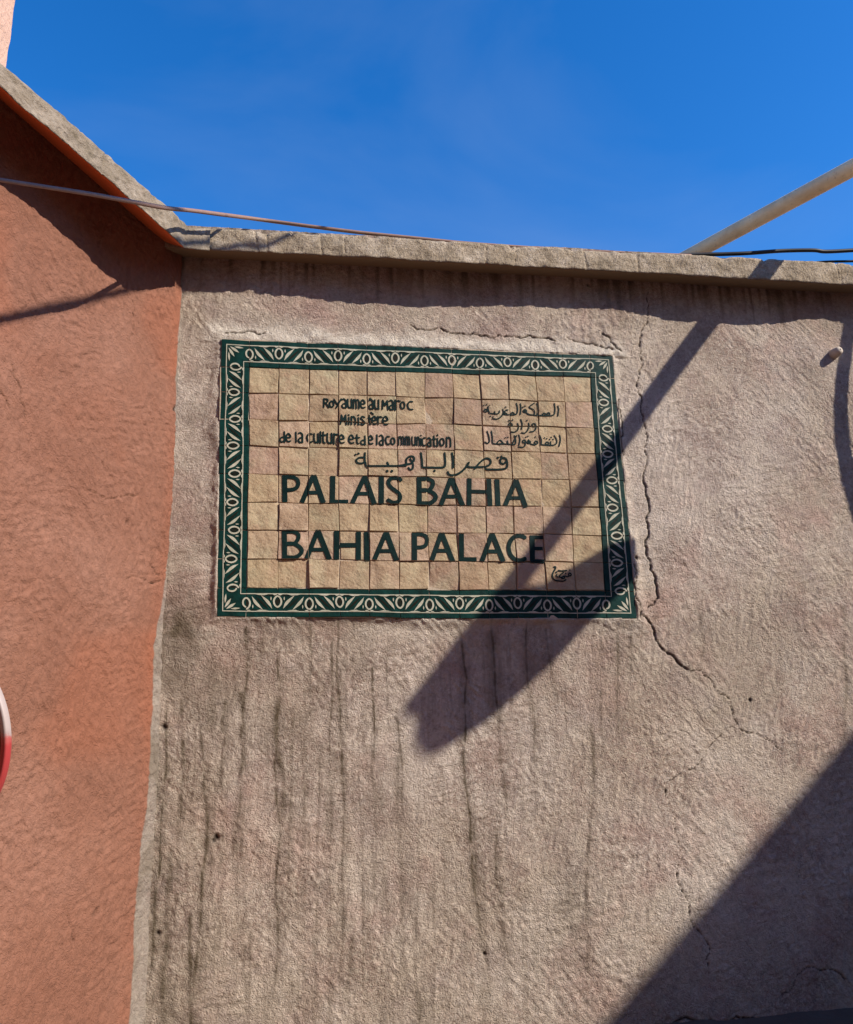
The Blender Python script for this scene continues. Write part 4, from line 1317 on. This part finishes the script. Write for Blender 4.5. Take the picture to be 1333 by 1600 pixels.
v, f = lathe([(RS-0.004, 0.002), (RS, 0.008), (RS+0.003, 0.0), (RS+0.003, -0.014), (RS, -0.017), (RS-0.02, -0.017), (RS-0.02, 0.0), (RS-0.012, 0.004), (RS-0.004, 0.002)], 96)
link('rim', mesh('rim', v, f), MR.m, rsg, smooth=True)
v = [rpt(0, 0, -0.002)]+[rpt((RS-0.011)*math.cos(2*math.pi*k/96), (RS-0.011)*math.sin(2*math.pi*k/96), -0.002) for k in range(96)]
f = [(0, 1+k, 1+(k+1) % 96) for k in range(96)]
v += [rpt(0, 0, -0.005)]+[rpt((RS-0.011)*math.cos(2*math.pi*k/96), (RS-0.011)*math.sin(2*math.pi*k/96), -0.005) for k in range(96)]
f += [(97, 98+(k+1) % 96, 98+k) for k in range(96)]
link('face', mesh('face', v, f), MRF.m, rsg)
hw, hh = RS*0.80, RS*0.21
v = [rpt(-hw, -hh, 0.0005), rpt(hw, -hh, 0.0005), rpt(hw, hh, 0.0005), rpt(-hw, hh, 0.0005)]
link('bar', mesh('bar', v, [(0, 1, 2, 3)]), MWF.m, rsg)
pb = Vector(RC.tolist())-nvec*0.07
v, f = tube([(pb.x, pb.y, 0), (pb.x, pb.y, RC[2]+RS*0.8)], 0.028, 14)
M_GAL = Mat('galvanised_steel', 0.45, 0.5).col((0.3, 0.3, 0.3)); 
link('post', mesh('post', v, f), M_GAL.m, rsg, smooth=True)

# ------------------------------------------------------------------ TOWER BEHIND THE LEFT WALL
MTW = Mat('pale_salmon_render', 0.9, 0.2)
MTW.col(MTW.mix(MTW.noise(3, 4), (0.50, 0.30, 0.215), (0.58, 0.37, 0.27)))
MTW.bump([(MTW.noise(22, 4, 0.6), 0.02)])
te = U(17, 50, 2.9)
zt_ = np.arange(0, 11, 0.05)
jx = 0.022*fbm(zt_, zt_*0, 0.25, 3, 950)
v = []
xe = te[0]
for z, j_ in zip(zt_, jx):
    v += [(xe-3, 2.5, z), (xe-0.03+j_, 2.5, z), (xe+j_, 2.53, z), (xe+j_, 2.9, z), (xe-3, 2.9, z)]
f = []
for k in range(len(zt_)-1):
    for i in range(5): f.append((k*5+i, k*5+(i+1) % 5, (k+1)*5+(i+1) % 5, (k+1)*5+i))
n = (len(zt_)-1)*5
f += [(0, 4, 3, 2, 1), (n, n+1, n+2, n+3, n+4)]
tw = link('tower', mesh('tower', v, f), MTW.m)
tag(tw, 'pale salmon rendered tower rising behind the coping in the top left corner', 'building')

# ------------------------------------------------------------------ HOUSE ACROSS THE STREET ON THE RIGHT (throws the large shadow)
hx = 9.0
hz = []
for px_, py_ in [(1333, 1140), (1160, 1340), (940, 1600)]:
    q = U(px_, py_); t = (hx-q[0])/SA; hz.append((-t, q[2]+SB*t))
print('roof edge', hz)
MH = Mat('ochre_house_render', 0.9, 0.2); MH.col(MH.mix(MH.noise(2, 4), (0.46, 0.22, 0.15), (0.52, 0.27, 0.19))); MH.bump([(MH.noise(20, 4), 0.01)])
house = empty('house', (hx, -5, 0))
tag(house, 'ochre rendered house right of the street, beyond the frame, casting the large diagonal shadow', 'house')
(ya, za), (yb, zb) = hz[0], hz[-1]
sl = (zb-za)/(yb-ya)
y0h, y1h = -0.45, -11.0
z0h, z1h = za+sl*(y0h-ya), za+sl*(y1h-ya)
v = [(hx, y0h, 0), (hx+6, y0h, 0), (hx+6, y1h, 0), (hx, y1h, 0), (hx, y0h, z0h), (hx+6, y0h, z0h), (hx+6, y1h, z1h), (hx, y1h, z1h)]
f = [(0, 1, 2, 3), (7, 6, 5, 4), (0, 4, 5, 1), (1, 5, 6, 2), (2, 6, 7, 3), (3, 7, 4, 0)]
link('walls', mesh('walls', v, f), MH.m, house)
MD = Mat('brown_shutter', 0.6); MD.col((0.09, 0.045, 0.02))
MGl = Mat('window_glass', 0.1, 0.5); MGl.col((0.02, 0.025, 0.03))
for yy, zz in [(-2.5, 3.6), (-5.5, 3.6), (-8.5, 3.6)]:
    v, f = box_vf(hx-0.04, hx-0.001, yy-0.5, yy+0.5, zz, zz+1.3)
    wf = link('window', mesh('window', v, f), MD.m, house)
    v, f = box_vf(hx-0.05, hx-0.041, yy-0.42, yy+0.42, zz+0.08, zz+1.22)
    link('pane', mesh('pane', v, f), MGl.m, wf)
v, f = box_vf(hx-0.05, hx-0.001, -6.0, -5.0, 0.02, 2.2)
link('door', mesh('door', v, f), MD.m, house)

opp = empty('house', (-4, -9, 0))  # unseen house, added and sized to hold back skylight from the walls
tag(opp, 'plain rendered house across the street behind the viewer, unseen and added to block skylight', 'house')
v, f = box_vf(-16, 6.0, -16, -9.0, 0, 10.0)
link('walls', mesh('walls', v, f), MH.m, opp)
for xx, zz in [(-12, 4.5), (-8, 4.5), (-4, 4.5), (0, 4.5), (3.4, 4.5), (-12, 1.2), (-8, 1.2), (0, 1.2), (3.4, 1.2)]:
    v, f = box_vf(xx-0.5, xx+0.5, -8.999, -8.95, zz, zz+1.3)
    wf = link('window', mesh('window', v, f), MD.m, opp)
    v, f = box_vf(xx-0.42, xx+0.42, -8.949, -8.94, zz+0.08, zz+1.22)
    link('pane', mesh('pane', v, f), MGl.m, wf)
v, f = box_vf(-4.5, -3.5, -8.999, -8.94, 0.02, 2.2)
link('door', mesh('door', v, f), MD.m, opp)
# ------------------------------------------------------------------ GROUND
MGd = Mat('dusty_ground', 0.95, 0.2)
MGd.col(MGd.mix(MGd.noise(0.8, 5), (0.36, 0.21, 0.14), (0.44, 0.27, 0.18))); MGd.bump([(MGd.noise(8, 5), 0.01)])
v = [(-400, -400, 0), (400, -400, 0), (400, 400, 0), (-400, 400, 0)]
tag(link('ground', mesh('ground', v, [(0, 1, 2, 3)]), MGd.m), kind='structure')
MPv = Mat('pavement_concrete', 0.9, 0.2)
MPv.col(MPv.mix(MPv.noise(5, 5), (0.07, 0.055, 0.045), (0.12, 0.095, 0.075))); MPv.bump([(MPv.noise(30, 5), 0.006)])
pvx = np.concatenate([np.arange(-0.9, 4.0, 0.04), [5, 7, 8.9]]); pvy = np.array([0.02, -0.02, -0.06, -0.12, -0.3, -0.6, -1.0, -1.5, -1.52, -1.52])
PX, PY = np.meshgrid(pvx, pvy)
PZ = 0.118+0.02*fbm(PX, PY, 0.3, 3, 970)+0.02*np.exp(-((PY)/0.05)**2)
PZ[-1, :] = 0.0
Pp = np.stack([PX, PY, PZ], -1)
tag(link('pavement', grid_mesh('pavement', Pp, flip=True), MPv.m), kind='structure')
